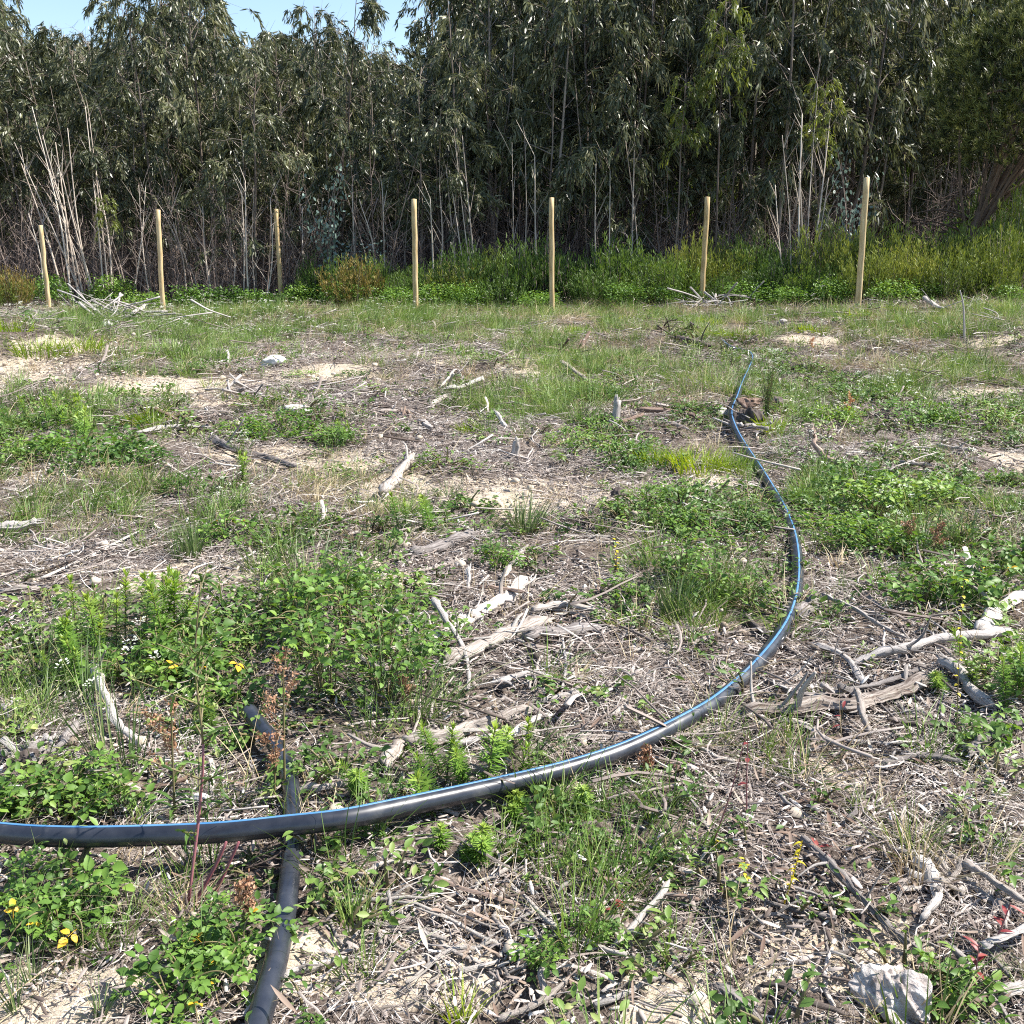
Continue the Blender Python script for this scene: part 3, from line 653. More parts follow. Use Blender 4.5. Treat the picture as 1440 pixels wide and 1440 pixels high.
p2 = link('black_pipe', sweep_pipe(path2, PR * 0.96, 'black_pipe'))
tag(p2, 'plain black pipe running up from the bottom edge and passing under the striped pipe', 'pipe')
pr = [(975, 431), (1010, 430), (1060, 431), (1120, 432), (1180, 433), (1260, 434), (1340, 434), (1440, 433), (1560, 432)]
path3 = pipe_path(pr, 0.03, 8)
mb = MB(); tube(mb, path3, 0.022, 8); o = mb.build('black_hose', M['pipe'])
tag(o, 'thin black hose lying straight along the ground by the two right posts', 'hose')

# ------------------------------------------------------------------ fence posts
ORD = ['first', 'second', 'third', 'fourth', 'fifth', 'sixth', 'seventh']
posts = [((57, 317), (68, 424), 0.045), ((222, 295), (229, 440), 0.05), ((388, 294), (396, 431), 0.048), ((582, 280), (585, 438), 0.05), ((775, 278), (776, 434), 0.05), ((995, 277), (986, 431), 0.052), ((1219, 250), (1206, 432), 0.05)]
POSTD = [19.8, 19.9, 21.2, 18.3, 18.5, 18.9, 15.9]
plab = ['short wooden post leaning left at the far left, lowest and farthest of the seven', 'wooden post standing behind the brush heap on the left', 'wooden post right of the white stick heap, third counted from the left',
        'wooden post left of centre with a split stake beside its top', 'upright wooden post at the centre in front of dark green scrub', 'wooden post standing in grey root debris above the far end of the pipe',
        'tallest wooden post, leaning right, beside the bright heath shrubs']
POSTX = []
for k, ((tx, ty), (bx, by), r) in enumerate(posts):
    d = POSTD[k]
    b = ray(bx, by) * d * 1.0; t = ray(tx, ty); t = t * (b[1] / t[1]); b[2] += CAMZ; t[2] += CAMZ
    rs = np.random.RandomState(600 + k)
    b2 = b + (b - t) / np.linalg.norm(b - t) * 0.5
    t_ = np.linspace(0, 1, 12)[:, None]; p = b2 * (1 - t_) + t * t_ + rs.normal(0, .004, (12, 3)) * [1, 1, 0]
    mb = MB(); tube(mb, p, r * .93 * np.linspace(1.03, 0.97, 12), 14, rough=0.05, rs=rs)
    o = mb.build('fence_post', M['post_wood']); tag(o, plab[k], 'post', 'wooden posts along the edge of the clearing')
    POSTX.append((tx + bx) / 2)
# the slim stake tied beside the fourth post's top
b = ray(592, 300) * 18.6; t = ray(577, 277) * 18.6; b[2] += CAMZ; t[2] += CAMZ
# ------------------------------------------------------------------ dead branches, logs, stumps (each one its own object)
def px2r(w, depth): return max(w * depth / FPX / 2, 0.002)
def branch(name, pts, w, mat, label, cat='branch', lift=0.0, side=2, w2=None, seed=0, flat=0.85, group=None, rough=0.42):
    rs = np.random.RandomState(seed * 7 + 3); w2 = w if w2 is None else w2; w *= 1.28; w2 *= 1.28
    q = []; ds = []
    n = len(pts)
    lifts = lift if hasattr(lift, '__len__') else [lift] * n
    for i, (a, b) in enumerate(pts):
        ww = w + (w2 - w) * i / max(n - 1, 1)
        _, d0 = P(a, b); rr = px2r(ww, d0)
        p, d = P(a, b, rr * 0.9 + .008 + lifts[i]); q.append(p); ds.append(d)
    q = np.array(q); c = catmull(q, 6 if n > 2 else 10)
    L = np.linalg.norm(np.diff(c, axis=0), axis=1).sum(); m = len(c)
    rad = np.array([px2r(w + (w2 - w) * i / (m - 1), np.interp(i, np.linspace(0, m - 1, n), ds)) for i in range(m)])
    low = rs.normal(0, 1.4, (m, 3)); low = (low + np.roll(low, 1, 0) + np.roll(low, -1, 0)) / 3; c = c + low * rad[:, None] * 0.35 * [1, 1, .4]
    rad = rad * (1 + 0.12 * np.sin(np.linspace(0, rs.uniform(4, 12), m) + rs.rand() * 6)); rad[-1] *= .55; rad[0] *= .75
    base = c[m // 2].copy()
    mb = MB(); tube(mb, c - base, rad * (1 + .12 * rs.normal(0, 1, m)), 12, rough=rough, rs=rs, flat=flat, var=0.5 + rs.normal(0, .12))
    # torn splinters at the broken ends
    for e in (0, -1):
        tdir = nrm(c[0] - c[1]) if e == 0 else nrm(c[-1] - c[-2])
        for j in range(3):
            o3 = rs.normal(0, .45, 3) * rad[e]; l = rad[e] * rs.uniform(1.0, 3.2)
            pp_ = np.array([c[e] + o3 - tdir * rad[e], c[e] + o3, c[e] + o3 + tdir * l]) - base
            tube(mb, pp_, np.array([.38, .3, .06]) * rad[e], 4, var=.7)
    o = mb.build(name, M[mat]); o.location = base; tag(o, label, cat, group)
    if side:
        for j in range(side):
            sm = MB(); i = rs.randint(1, m - 1); t = nrm(c[i] - c[i - 1]); a = rs.normal(0, 1, 3); a[2] = abs(a[2]) * .8; a = nrm(a - t * np.dot(a, t) + t * rs.normal(0.4, .3))
            l = min(L * rs.uniform(.12, .35), 0.35) ; s = c[i] - base
            pp_ = np.array([s, s + a * l * .5 + rs.normal(0, .06, 3) * l, s + a * l + rs.normal(0, .1, 3) * l + [0, 0, -.1 * l]])
            for z in pp_: pass
            r0 = rad[i] * rs.uniform(.25, .5); tube(sm, catmull(pp_, 4), np.linspace(r0, r0 * .4, 9), 5, rough=.2, rs=rs)
            part(o, 'side_twig', sm.mesh('side_twig', M[mat]))
    return o
B = [
 # near and middle of the picture
 ([(540, 1077), (555, 1055), (575, 1040), (607, 1038), (650, 1026), (690, 1012), (743, 997)], 15, 'pale_wood', 'thick pale elbow shaped log just above the striped pipe', 'log', 0.0, 2),
 ([(623, 933), (660, 917), (710, 895), (767, 873)], 17, 'pale_wood', 'smooth pale slanting log crossed by a propped stick at its left end', 'log', 0.01, 2),
 ([(733, 897), (780, 890), (843, 883)], 17, 'grey_wood', 'short grey log lying almost level, its left end touching the pale slanting log', 'log', 0.01, 1),
 ([(588, 912), (653, 877), (680, 863), (713, 843), (745, 818)], 17, 'pale_wood', 'long pale log above the other slanting logs, under a brown twig at its upper end', 'log', 0.0, 3),
 ([(610, 843), (633, 880), (657, 927), (658, 970)], 6, 'grey_wood', 'thin grey stick propped up and kinked, standing over the pale log', 'stick', [.10, .07, .03, 0], 1),
 ([(577, 777), (623, 767), (672, 747)], 13, 'grey_wood', 'stout grey log end left of the rush tussock on sand', 'log', 0.01, 0),
 ([(673, 823), (705, 827), (737, 832)], 6, 'red_wood', 'short reddish brown twig lying across the top of the longest pale log', 'stick', 0.05, 0),
 ([(553, 857), (580, 883), (597, 912)], 5, 'grey_wood', 'thin crooked stick poking out of the bramble mass left of the logs', 'stick', [.08, .05, 0], 0),
 ([(508, 922), (550, 952)], 5, 'grey_wood', 'short bare stick sticking out of the lower bramble leaves', 'stick', .08, 0),
 ([(660, 798), (658, 833)], 5, 'pale_wood', 'short pale upright stick above the brown twig', 'stick', [.05, 0], 0),
 ([(705, 812), (722, 790), (741, 767)], 6, 'pale_wood', 'pale stick slanting up towards the rush tussock', 'stick', [.0, .04], 1) if False else
 ([(705, 812), (722, 790), (741, 767)], 6, 'pale_wood', 'pale stick slanting up towards the rush tussock', 'stick', .02, 1),
 ([(700, 960), (740, 948), (800, 960)], 8, 'grey_wood', 'curved grey root lying below the weathered root crown', 'root', .01, 3),
 ([(600, 945), (640, 925), (668, 905)], 9, 'pale_wood', 'pale log end just under the smooth slanting log', 'log', .0, 1),
 ([(760, 985), (810, 975), (860, 958)], 8, 'grey_wood', 'grey branch in the litter between the logs and the pipe bend', 'branch', .01, 3),
 ([(745, 858), (790, 850), (835, 858)], 9, 'pale_wood', 'pale bundle of split root above the level grey log', 'root', .02, 4),
 ([(580, 805), (620, 795), (660, 780)], 7, 'pale_wood', 'pale flattened bark strip below the stout grey log end', 'bark', .0, 0),
 ([(700, 1052), (735, 1020), (775, 1005)], 9, 'pale_wood', 'pale branch rising right of the elbow shaped log', 'branch', .01, 2),
 ([(1240, 1075), (1290, 1062), (1350, 1070)], 10, 'grey_wood', 'grey split branch below the curved branches on the right', 'branch', .01, 2),
 ([(1150, 905), (1190, 925), (1215, 960)], 8, 'grey_wood', 'grey branch dropping towards the thickest pale log', 'branch', .03, 2),
 ([(640, 1045), (690, 1035), (760, 1028)], 8, 'grey_wood', 'grey branch lying behind the elbow shaped log', 'branch', 0.0, 2),
 ([(790, 885), (796, 930), (790, 975)], 4, 'grey_wood', 'peeled upright root hanging below the level grey log', 'root', .02, 1),
 ([(860, 1010), (880, 985), (893, 970)], 7, 'pale_wood', 'small forked pale stick left of the pipe curve', 'stick', 0.0, 2),
 ([(800, 1035), (850, 1037), (905, 1030)], 9, 'pale_wood', 'level pale branch just above the pipe in front of its bright curve', 'branch', 0.0, 2),
 ([(905, 1057), (930, 1070), (960, 1080)], 9, 'red_wood', 'orange brown strip of bark under the pipe', 'bark', 0.0, 0),
 # right of the pipe
 ([(1043, 1000), (1127, 995), (1193, 993), (1243, 980), (1307, 953)], 19, 'pale_wood', 'thickest pale log right of the pipe, lying left to right', 'log', 0.0, 3),
 ([(1197, 937), (1237, 917), (1277, 910), (1327, 897), (1380, 892), (1423, 885)], 11, 'grey_wood', 'long curved grey branch reaching to the right edge', 'branch', [.0, .02, .03, .04, .04, .03], 3),
 ([(1378, 886), (1403, 857), (1445, 832)], 17, 'pale_wood', 'stout pale branch rising to the right edge beside the leafy brambles', 'branch', .03, 2),
 ([(1050, 867), (1073, 890), (1103, 910), (1147, 937), (1183, 953)], 7, 'grey_wood', 'grey stick passing under the pipe at its widest bend', 'stick', 0.0, 1),
 ([(1157, 837), (1203, 857), (1237, 880), (1273, 897)], 6, 'grey_wood', 'slender dark grey stick sloping down right of the bend', 'stick', .03, 2),
 ([(1120, 862), (1153, 850)], 17, 'grey_wood', 'short thick grey log touching the right side of the pipe bend', 'log', 0.0, 0),
 ([(1070, 953), (1103, 968), (1143, 978), (1200, 968), (1243, 960), (1303, 937)], 8, 'grey_wood', 'curved grey branch lying just above the thickest pale log', 'branch', .02, 3),
 ([(1325, 925), (1353, 950), (1397, 992)], 13, 'grey_wood', 'grey log sloping down towards the green shrub at the right edge', 'log', .02, 2),
 ([(1363, 1057), (1400, 1030), (1440, 1010)], 15, 'grey_wood', 'flat grey slab of split wood by the right edge', 'slab', .01, 0),
 ([(960, 907), (1020, 890), (1077, 882)], 4, 'pale_wood', 'thin pale stick inside the pipe bend', 'stick', .01, 1),
 ([(1090, 1010), (1130, 1017), (1150, 1028)], 8, 'pale_wood', 'short pale splinter below the left end of the thickest log', 'splinter', 0.0, 0),
 ([(1205, 970), (1212, 1010), (1222, 1035)], 9, 'pale_wood', 'frayed pale root bundle hanging over the thickest log', 'root', [.08, .04, 0], 6),
 ([(1250, 1010), (1300, 1020), (1350, 1015)], 11, 'dark_wood', 'dark slab of bark under the curved branches', 'bark', .01, 1),
 ([(1180, 1040), (1240, 1046), (1330, 1040)], 6, 'grey_wood', 'thin grey branch below the thickest pale log', 'branch', .01, 2),
 # left
 ([(-20, 742), (20, 740), (53, 736)], 12, 'grey_wood', 'smooth grey log end entering at the left edge', 'log', .02, 0),
 ([(133, 933), (147, 973), (170, 1017), (207, 1053)], 10, 'grey_wood', 'grey stick leaning through the left rushes', 'stick', [.06, .04, .02, 0], 1),
 ([(418, 1114), (455, 1107), (502, 1102)], 9, 'pale_wood', 'pale straight stick touching the plain pipe above the crossing', 'stick', .02, 0),
 ([(5, 990), (17, 1012), (35, 1030)], 8, 'grey_wood', 'grey splintered stick at the left edge above the rotten stump', 'stick', .01, 1),
 ([(88, 1042), (98, 1028), (110, 1015)], 12, 'grey_wood', 'short grey block of wood right of the rotten stump', 'block', .01, 0),
 ([(0, 830), (40, 826), (60, 828)], 7, 'pale_wood', 'pale stick low at the left edge above the rushes', 'stick', .01, 1),
 ([(60, 812), (130, 780), (200, 745)], 4, 'pale_wood', 'long thin pale stick slanting between the left grasses', 'stick', .02, 2),
 ([(200, 1110), (235, 1105), (262, 1092)], 7, 'brown_wood', 'brown stick behind the red stemmed thistle', 'stick', .01, 1),
 # bottom
 ([(395, 1374), (430, 1362), (485, 1345)], 11, 'pale_wood', 'pale split branch on the sand right of the plain pipe', 'branch', 0.0, 2),
 ([(593, 1223), (633, 1243), (687, 1260), (730, 1272)], 5, 'brown_wood', 'long thin brown twig on the bare soil below the pipe', 'twig', .01, 1),
 ([(868, 1330), (903, 1290), (942, 1240)], 9, 'pale_wood', 'bundle of white frayed fibres standing at the bottom centre', 'splinter', [.01, .03, .05], 5),
 ([(763, 1362), (766, 1412)], 8, 'pale_wood', 'short pale stub below the small leafy plant', 'stub', .01, 0),
 ([(493, 1240), (520, 1225), (547, 1213), (575, 1214)], 7, 'pale_wood', 'pale stick lying under the pipe between the two grass clumps', 'stick', .01, 1),
 ([(547, 1253), (552, 1288)], 5, 'grey_wood', 'small grey stick pointing at the viewer left of the bare soil', 'stick', .01, 0),
 ([(555, 1308), (597, 1273)], 9, 'pale_wood', 'pale flake of bark on the bare soil at the bottom', 'bark', .0, 0),
 ([(1127, 1177), (1160, 1207), (1193, 1243), (1227, 1277), (1260, 1313), (1303, 1343)], 10, 'grey_wood', 'long straight grey branch running diagonally across the bottom right', 'branch', .015, 2),
 ([(1343, 1333), (1370, 1367), (1427, 1445)], 7, 'grey_wood', 'grey stick running to the bottom right corner', 'stick', .02, 1),
 ([(1287, 1203), (1307, 1227), (1320, 1257), (1312, 1275), (1295, 1292)], 12, 'pale_wood', 'hooked pale branch in the tangle at the lower right', 'branch', .02, 0),
 ([(1317, 1250), (1345, 1225), (1354, 1208)], 8, 'pale_wood', 'pale stick rising from the hooked branch', 'stick', .03, 1),
 ([(1356, 1210), (1393, 1237), (1440, 1266)], 9, 'pale_wood', 'pale branch sloping down to the right edge', 'branch', .03, 1),
 ([(1410, 1396), (1450, 1382)], 13, 'pale_wood', 'white broken stick end at the right edge near the bottom', 'stick', .01, 0),
 ([(1010, 1387), (1037, 1407), (1080, 1446)], 15, 'grey_wood', 'dark grey root end at the bottom edge', 'root', .0, 1),
 ([(1070, 1383), (1103, 1387), (1127, 1403), (1187, 1427)], 7, 'dark_wood', 'dark crooked root in front of the crusty white chunk', 'root', .01, 2),
 ([(1107, 1247), (1133, 1253), (1160, 1261)], 5, 'grey_wood', 'thin grey twig beside the yellow seedling', 'twig', .01, 0),
 ([(925, 1257), (960, 1260), (985, 1266)], 6, 'brown_wood', 'brown stick end right of the white frayed fibres', 'stick', .01, 0),
 ([(1380, 1330), (1410, 1318), (1450, 1302)], 12, 'grey_wood', 'grey split board end at the right edge', 'slab', .02, 0),
 ([(1110, 1130), (1150, 1125), (1190, 1140)], 7, 'brown_wood', 'brown stick lying beside crimson fallen leaves', 'stick', .01, 1),
 ([(640, 1175), (690, 1205), (725, 1225)], 4, 'pale_wood', 'thin pale stem lying below the pipe among spurge', 'twig', .04, 0),
 ([(700, 1435), (760, 1410), (800, 1375)], 9, 'pale_wood', 'pale branch at the bottom edge centre', 'branch', .01, 1),
 # middle distance
 ([(298, 616), (333, 632), (367, 641), (420, 657)], 9, 'grey_wood', 'dark grey log lying alone on the left middle ground', 'log', .02, 1),
 ([(193, 608), (240, 600), (297, 600)], 5, 'grey_wood', 'thin grey branch left of the dark grey log', 'branch', .02, 2),
 ([(540, 693), (557, 670), (582, 642)], 13, 'pale_wood', 'pale log pointing away left of the sandy patch', 'log', .01, 1),
 ([(627, 547), (653, 543), (678, 531)], 7, 'grey_wood', 'upper of two grey branches in line on the middle ground', 'branch', .03, 1),
 ([(605, 571), (629, 556)], 7, 'pale_wood', 'lower pale branch in line with the upper grey one', 'branch', .02, 0),
 ([(535, 578), (573, 577)], 6, 'pale_wood', 'curved pale branch on dark litter at middle left', 'branch', .02, 2),
 ([(590, 591), (606, 601)], 7, 'grey_wood', 'short grey stick just left of the lime green tuft', 'stick', .01, 0),
 ([(698, 580), (713, 602)], 5, 'pale_wood', 'pale leaning stick above the split stump', 'stick', [.10, 0], 0),
 ([(790, 508), (828, 536)], 5, 'pale_wood', 'straight white stick behind the tall thin stub', 'stick', .04, 0),
 ([(925, 462), (960, 476), (1000, 486)], 7, 'dark_wood', 'dark branch pile beside the far pipe end', 'branch', .03, 5),
 ([(928, 588), (945, 596), (968, 604)], 5, 'grey_wood', 'grey stick left of the log chunk under the pipe', 'stick', .02, 1),
 ([(817, 487), (830, 466)], 4, 'brown_wood', 'brown stick poking up from the far litter', 'stick', [.0, .12], 0),
 ([(873, 594), (905, 583)], 5, 'brown_wood', 'brown branch at the foot of the tall thin stub', 'branch', .02, 2),
 ([(1143, 603), (1147, 623), (1160, 643), (1196, 661)], 7, 'red_wood', 'reddish crooked root right of the pipe with a raised end', 'root', [.15, .08, .02, .01], 1),
 ([(1058, 637), (1098, 637)], 3, 'pale_wood', 'thin pale stick touching the far pipe', 'stick', .02, 0),
 ([(1300, 418), (1312, 428), (1325, 434)], 5, 'grey_wood', 'curved grey branch on the far ground near the tallest post', 'branch', .1, 1),
 ([(1247, 453), (1290, 447), (1332, 445)], 3, 'pale_wood', 'long thin pale branch on the far right ground', 'branch', .05, 2),
 ([(1350, 408), (1355, 433), (1357, 482)], 3, 'grey_wood', 'tall thin dead sapling standing at the far right', 'sapling', 0, 0),
 ([(188, 440), (204, 430)], 5, 'pale_wood', 'white stick end jutting from the brush heap on the left', 'stick', .15, 0),
 ([(141, 433), (143, 408)], 4, 'dark_wood', 'dark upright stake behind the brush heap', 'stake', 0, 0),
 ([(1090, 560), (1100, 568)], 7, 'dark_wood', 'dark leaning wood shard right of the log chunk', 'shard', .05, 0),
 ([(1265, 650), (1310, 655)], 6, 'grey_wood', 'grey stick in the right middle ground', 'stick', .02, 2),
 ([(1320, 628), (1370, 633)], 6, 'grey_wood', 'grey branch below the dark bramble patch on the right', 'branch', .02, 2),
 ([(650, 530), (640, 520), (620, 545)], 3, 'pale_wood', 'thin pale twig curled over the two grey branches', 'twig', .05, 1),
 ([(895, 575), (960, 580), (985, 590)], 5, 'brown_wood', 'brown branch between the thin stub and the log chunk', 'branch', .02, 3),
]
for k, (pts, wd, mt, lab, cat, lift, side) in enumerate(B):
    up = cat in ('sapling', 'stake')
    if up:
        b0, d0 = P(*pts[-1]); q = []
        for (a, b) in pts[::-1]:
            v = ray(a, b); v = v * (b0[1] / v[1]); v[2] += CAMZ; q.append(v)
        q = np.array(q); q[0][2] -= .05; c = catmull(q, 6); mb = MB(); r0 = px2r(wd, d0)
        tube(mb, c, np.linspace(r0, r0 * .5, len(c)), 6, rough=.2); o = mb.build('dead_' + cat, M[mt]); tag(o, lab, cat); continue
    nm = {'log': 'fallen_log', 'stick': 'dead_stick', 'branch': 'dead_branch', 'twig': 'dead_twig', 'bark': 'bark_strip', 'slab': 'wood_slab', 'block': 'wood_block', 'root': 'dead_root', 'splinter': 'wood_splinter', 'stub': 'wood_stub', 'shard': 'wood_shard'}[cat]
    branch(nm, pts, wd, mt, lab, cat, lift, side, wd * (0.75 if cat != 'log' else .9), seed=k, flat=.45 if cat in ('slab', 'bark') else .85)

# loose sticks nobody could tell apart
def loose(n, y0, y1, px0, px1, seed, group, label, mat):
    rs = np.random.RandomState(seed)
    base = []
    for k in range(6):
        mb = MB(); L = 1.0; t = np.linspace(-.5, .5, 7)[:, None]
        p = np.concatenate([t, rs.normal(0, .03, (7, 1)) + .18 * rs.normal() * t ** 2, rs.normal(0, .012, (7, 1))], 1)
        tube(mb, p, .022 * np.linspace(1, .5, 7) * rs.uniform(.8, 1.3), 7, rough=.25, rs=rs)
        if k % 2:
            s = p[3]; a = rs.normal(0, .2); tube(mb, np.array([s, s + [.15, .1 + a * .1, .03], s + [.28, .16 + a * .3, .05]]), [.012, .009, .004], 5)
        base.append(mb.mesh('loose_stick', M[mat]))
    for k in range(n):
        for _ in range(50):
            py = rs.uniform(y0, y1); px = rs.uniform(px0, px1); q, d = P(px, py)
            if rs.rand() < 0.15 + field(E_BARE, q[0], q[1], 2) * .85: break
        o = link('loose_stick', base[rs.randint(6)]); L = rs.uniform(.10, .30)
        o.location = (q[0], q[1], q[2] + .012); o.rotation_euler = (rs.rand() * .3, rs.normal(0, .10), rs.rand() * PI * 2); o.scale = (L, L, L)
        tag(o, label, 'stick', group)
loose(45, 900, 1430, 900, 1440, 71, 'loose sticks right of the pipe', 'loose grey stick lying on litter right of the striped pipe', 'grey_wood')
loose(40, 1190, 1435, 430, 900, 72, 'loose sticks below the pipe', 'loose pale stick lying on bare soil below the striped pipe', 'pale_wood')
loose(45, 780, 1060, 580, 1000, 73, 'loose sticks inside the pipe curve', 'loose pale stick lying in litter inside the pipe curve', 'pale_wood')
loose(50, 500, 700, 150, 700, 74, 'loose sticks on the middle ground', 'loose grey stick lying on the middle ground left of the stubs', 'grey_wood')
loose(40, 430, 680, 700, 1440, 75, 'loose sticks on the far ground', 'loose grey stick lying on the far ground right of the stubs', 'grey_wood')
loose(30, 700, 1130, 0, 400, 76, 'loose sticks among the left plants', 'loose grey stick lying between the left plants', 'grey_wood')

def lump(name, px, py, wpx, hpx, mat, label, cat, seed, depth=1.0, sub=4, amp=.28, sink=.25, flatten=1.0, rot=0.0):
    """an irregular solid: noise-pushed ball"""
    import bmesh
    q, d = P(px, py); rx = px2r(wpx, d); rz = px2r(hpx, d)
    bm = bmesh.new(); bmesh.ops.create_icosphere(bm, subdivisions=sub, radius=1)
    V = np.array([v.co[:] for v in bm.verts]); rs = np.random.RandomState(seed); s = rs.rand(3) * 50
    def n3(p, f): return vnoise(p[:, 0] * f + s[0] + p[:, 2] * 1.7, p[:, 1] * f + s[1] - p[:, 2] * f * .8, seed) - .5
    # cut planes give facets
    for _ in range(7):
        nn_ = nrm(rs.normal(0, 1, 3)); h = rs.uniform(.55, .85); dd = V @ nn_; V = V - np.clip(dd - h, 0, None)[:, None] * nn_ * .9
    V = V * (1 + amp * n3(V, 1.4) + amp * .5 * n3(V, 4) + amp * .3 * n3(V, 9))[:, None]
    V = V * [rx, rx * depth, rz]
    F = np.array([[v.index for v in f.verts] for f in bm.faces]); bm.free()
    if mat == 'crust': V = V * (1 + .16 * (n3(V, 14) + .7 * n3(V, 27)))[:, None]
    mb = MB(); mb.add(V, None, F, uv=V[:, :2] * 4); o = mb.build(name, M[mat]); o.location = (q[0], q[1] + rx * depth * .3, q[2] + rz * (1 - 2 * sink)); o.rotation_euler = (0, 0, rot)
    tag(o, label, cat); return o
def stump(name, px, top, bot, wpx, mat, label, seed, lean=0.0, split=4):
    b, d = P(px, bot); r = px2r(wpx, d); h = (bot - top) * d / FPX * 1.02
    rs = np.random.RandomState(seed); mb = MB(); t = np.linspace(0, 1, 7)[:, None]
    p = np.array([0, 0, -.06]) * (1 - t) + np.array([lean * h, 0, h * .8]) * t
    tube(mb, p, r * np.linspace(1.25, .85, 7), 10, rough=.3, rs=rs)
    for j in range(split):
        a = rs.rand() * 2 * PI; o_ = np.array([math.cos(a), math.sin(a), 0]) * r * .5; hh = h * rs.uniform(.85, 1.05)
        tube(mb, np.array([o_ + [lean * h * .6, 0, h * .6], o_ + [lean * h * .8, 0, hh * .9], o_ * 1.2 + [lean * h, 0, hh]]), np.array([.42, .3, .1]) * r, 5, rough=.2, rs=rs, var=.7)
    o = mb.build(name, M[mat]); o.location = b; tag(o, label, 'stump')
    rt = MB()
    for j in range(4):
        a = rs.rand() * 2 * PI; dv = np.array([math.cos(a), math.sin(a), 0]); tube(rt, catmull(np.array([[0, 0, .02], dv * r * 2.2 + [0, 0, .01], dv * r * 4 + [0, 0, -.03]]), 3), np.linspace(r * .5, r * .15, 7), 6, rough=.2, rs=rs)
    part(o, 'root', rt.mesh('root', M[mat]))
    return o
stump('tree_stump', 724, 615, 645, 11, 'pale_wood', 'short split pale stump standing above the sandy patch', 31, .1, 6)
stump('tree_stub', 863, 555, 596, 10, 'grey_wood', 'tall thin grey stub standing left of the lime green tuft', 32, .12, 3)
lump('stone', 385, 516, 34, 20, 'stone', 'pale rounded stone sitting at the edge of the grass', 'stone', 41, 1.0, 4, .35, .2)
lump('stone', 412, 580, 50, 14, 'stone', 'flat whitish stone half buried beside low green plants', 'stone', 42, .7, 4, .4, .35)
lump('log_chunk', 1056, 602, 42, 34, 'dark_wood', 'dark ragged log chunk right of the far pipe', 'log', 43, 1.0, 5, .9, .2)
lump('bark_chunk', 1056, 590, 34, 16, 'red_wood', 'broken pinkish bark lying on top of the dark log chunk', 'bark', 143, .8, 4, .8, -1.0)
lump('stone', 1014, 586, 24, 16, 'stone', 'small white block left of the far pipe', 'stone', 44, .8, 3, .35, .2)
lump('bark_chunk', 1262, 1418, 108, 74, 'crust', 'crusty whitish chunk of bark at the bottom right', 'chunk', 45, .9, 6, .7, .46, rot=.4)
lump('rotten_stump', 48, 1080, 54, 36, 'dark_wood', 'rotten brown stump surrounded by grey fibres at the left edge', 'stump', 46, 1.0, 5, .95, .4)
lump('rotten_stump', 871, 703, 26, 22, 'dark_wood', 'small dark stump at the right end of the sandy patch', 'stump', 47, 1.0, 4, .55, .25)
lump('dark_clod', 838, 722, 30, 16, 'dark_wood', 'dark clod of earth left of the small dark stump', 'clod', 48, 1.2, 3, .5, .3)
lump('rotten_stump', 745, 935, 56, 28, 'dark_wood', 'weathered root crown under the pale slanting logs', 'stump', 49, .9, 4, .7, .35)
lump('stone', 150, 462, 22, 14, 'stone', 'white stone in front of the brush heap', 'stone', 50, 1, 3, .4, .25)
lump('root_chunk', 1100, 458, 20, 11, 'grey_wood', 'pale root chunk on the far ground right of the pipe end', 'chunk', 51, 1, 3, .5, .2)
lump('stone', 280, 1130, 26, 26, 'stone', 'pale mottled stone at the foot of the red stemmed thistle', 'stone', 52, .8, 3, .4, .3)
# brush heaps: tangles of grey roots and sticks, one thing each
def heap(px, py, wpx, hpx, n, label, seed, mat='grey_wood'):
    q, d = P(px, py); rx = px2r(wpx, d); h = hpx * d / FPX; rs = np.random.RandomState(seed); root = empty('brush_heap', q)
    tag(root, label, 'brush heap')
    for j in range(n):
        c = np.array([rs.normal(0, .5) * rx, rs.normal(0, .4) * rx, rs.rand() * h * .7]); a = rs.rand() * 2 * PI; L = rs.uniform(.3, .9) * rx; tl = rs.normal(0, .4)
        dv = np.array([math.cos(a), math.sin(a), math.sin(tl)]); p = np.array([c - dv * L, c + rs.normal(0, .1, 3) * L, c + dv * L]); p[:, 2] = np.maximum(p[:, 2], -.02)
        mb = MB(); tube(mb, catmull(p, 4), np.linspace(.02, .008, 9) * rs.uniform(.4, 1.1) * (d / 15) ** .3, 6, rough=.25, rs=rs); part(root, 'stick', mb.mesh('stick', M[mat]))
heap(170, 450, 120, 38, 44, 'tangled heap of grey roots and sticks in front of the second post', 81)
heap(48, 1066, 70, 26, 26, 'tangle of grey fibres over the rotten stump at the left edge', 97)
heap(985, 436, 100, 22, 30, 'heap of grey root debris around the foot of the sixth post', 82)
heap(1050, 608, 60, 16, 16, 'tangle of grey roots around the dark log chunk by the far pipe', 87)
heap(720, 905, 110, 14, 16, 'tangle of pale sticks under the slanting logs', 88, 'pale_wood')
heap(1240, 985, 150, 14, 18, 'tangle of grey branches around the thickest pale log', 89)
heap(1330, 1240, 110, 14, 16, 'tangle of pale sticks in the lower right', 90, 'pale_wood')
heap(640, 545, 60, 10, 12, 'tangle of grey sticks around the two branches in line', 91)
heap(800, 500, 70, 12, 12, 'brown tangle of sticks on the far ground left of the far pipe', 92, 'brown_wood')
heap(1340, 440, 60, 12, 12, 'tangle of grey sticks on the far right ground', 93)
heap(330, 560, 80, 12, 14, 'grey tangle of sticks in front of the pale stone', 94)
heap(60, 780, 90, 12, 12, 'grey tangle of twigs at the left edge above the rushes', 95)
heap(1330, 640, 70, 10, 12, 'grey tangle of sticks in the right middle ground', 96)
heap(560, 590, 60, 10, 14, 'low tangle of dark sticks on the middle ground', 83, 'brown_wood')
heap(960, 470, 60, 12, 14, 'low dark tangle of sticks left of the far pipe end', 84, 'dark_wood')
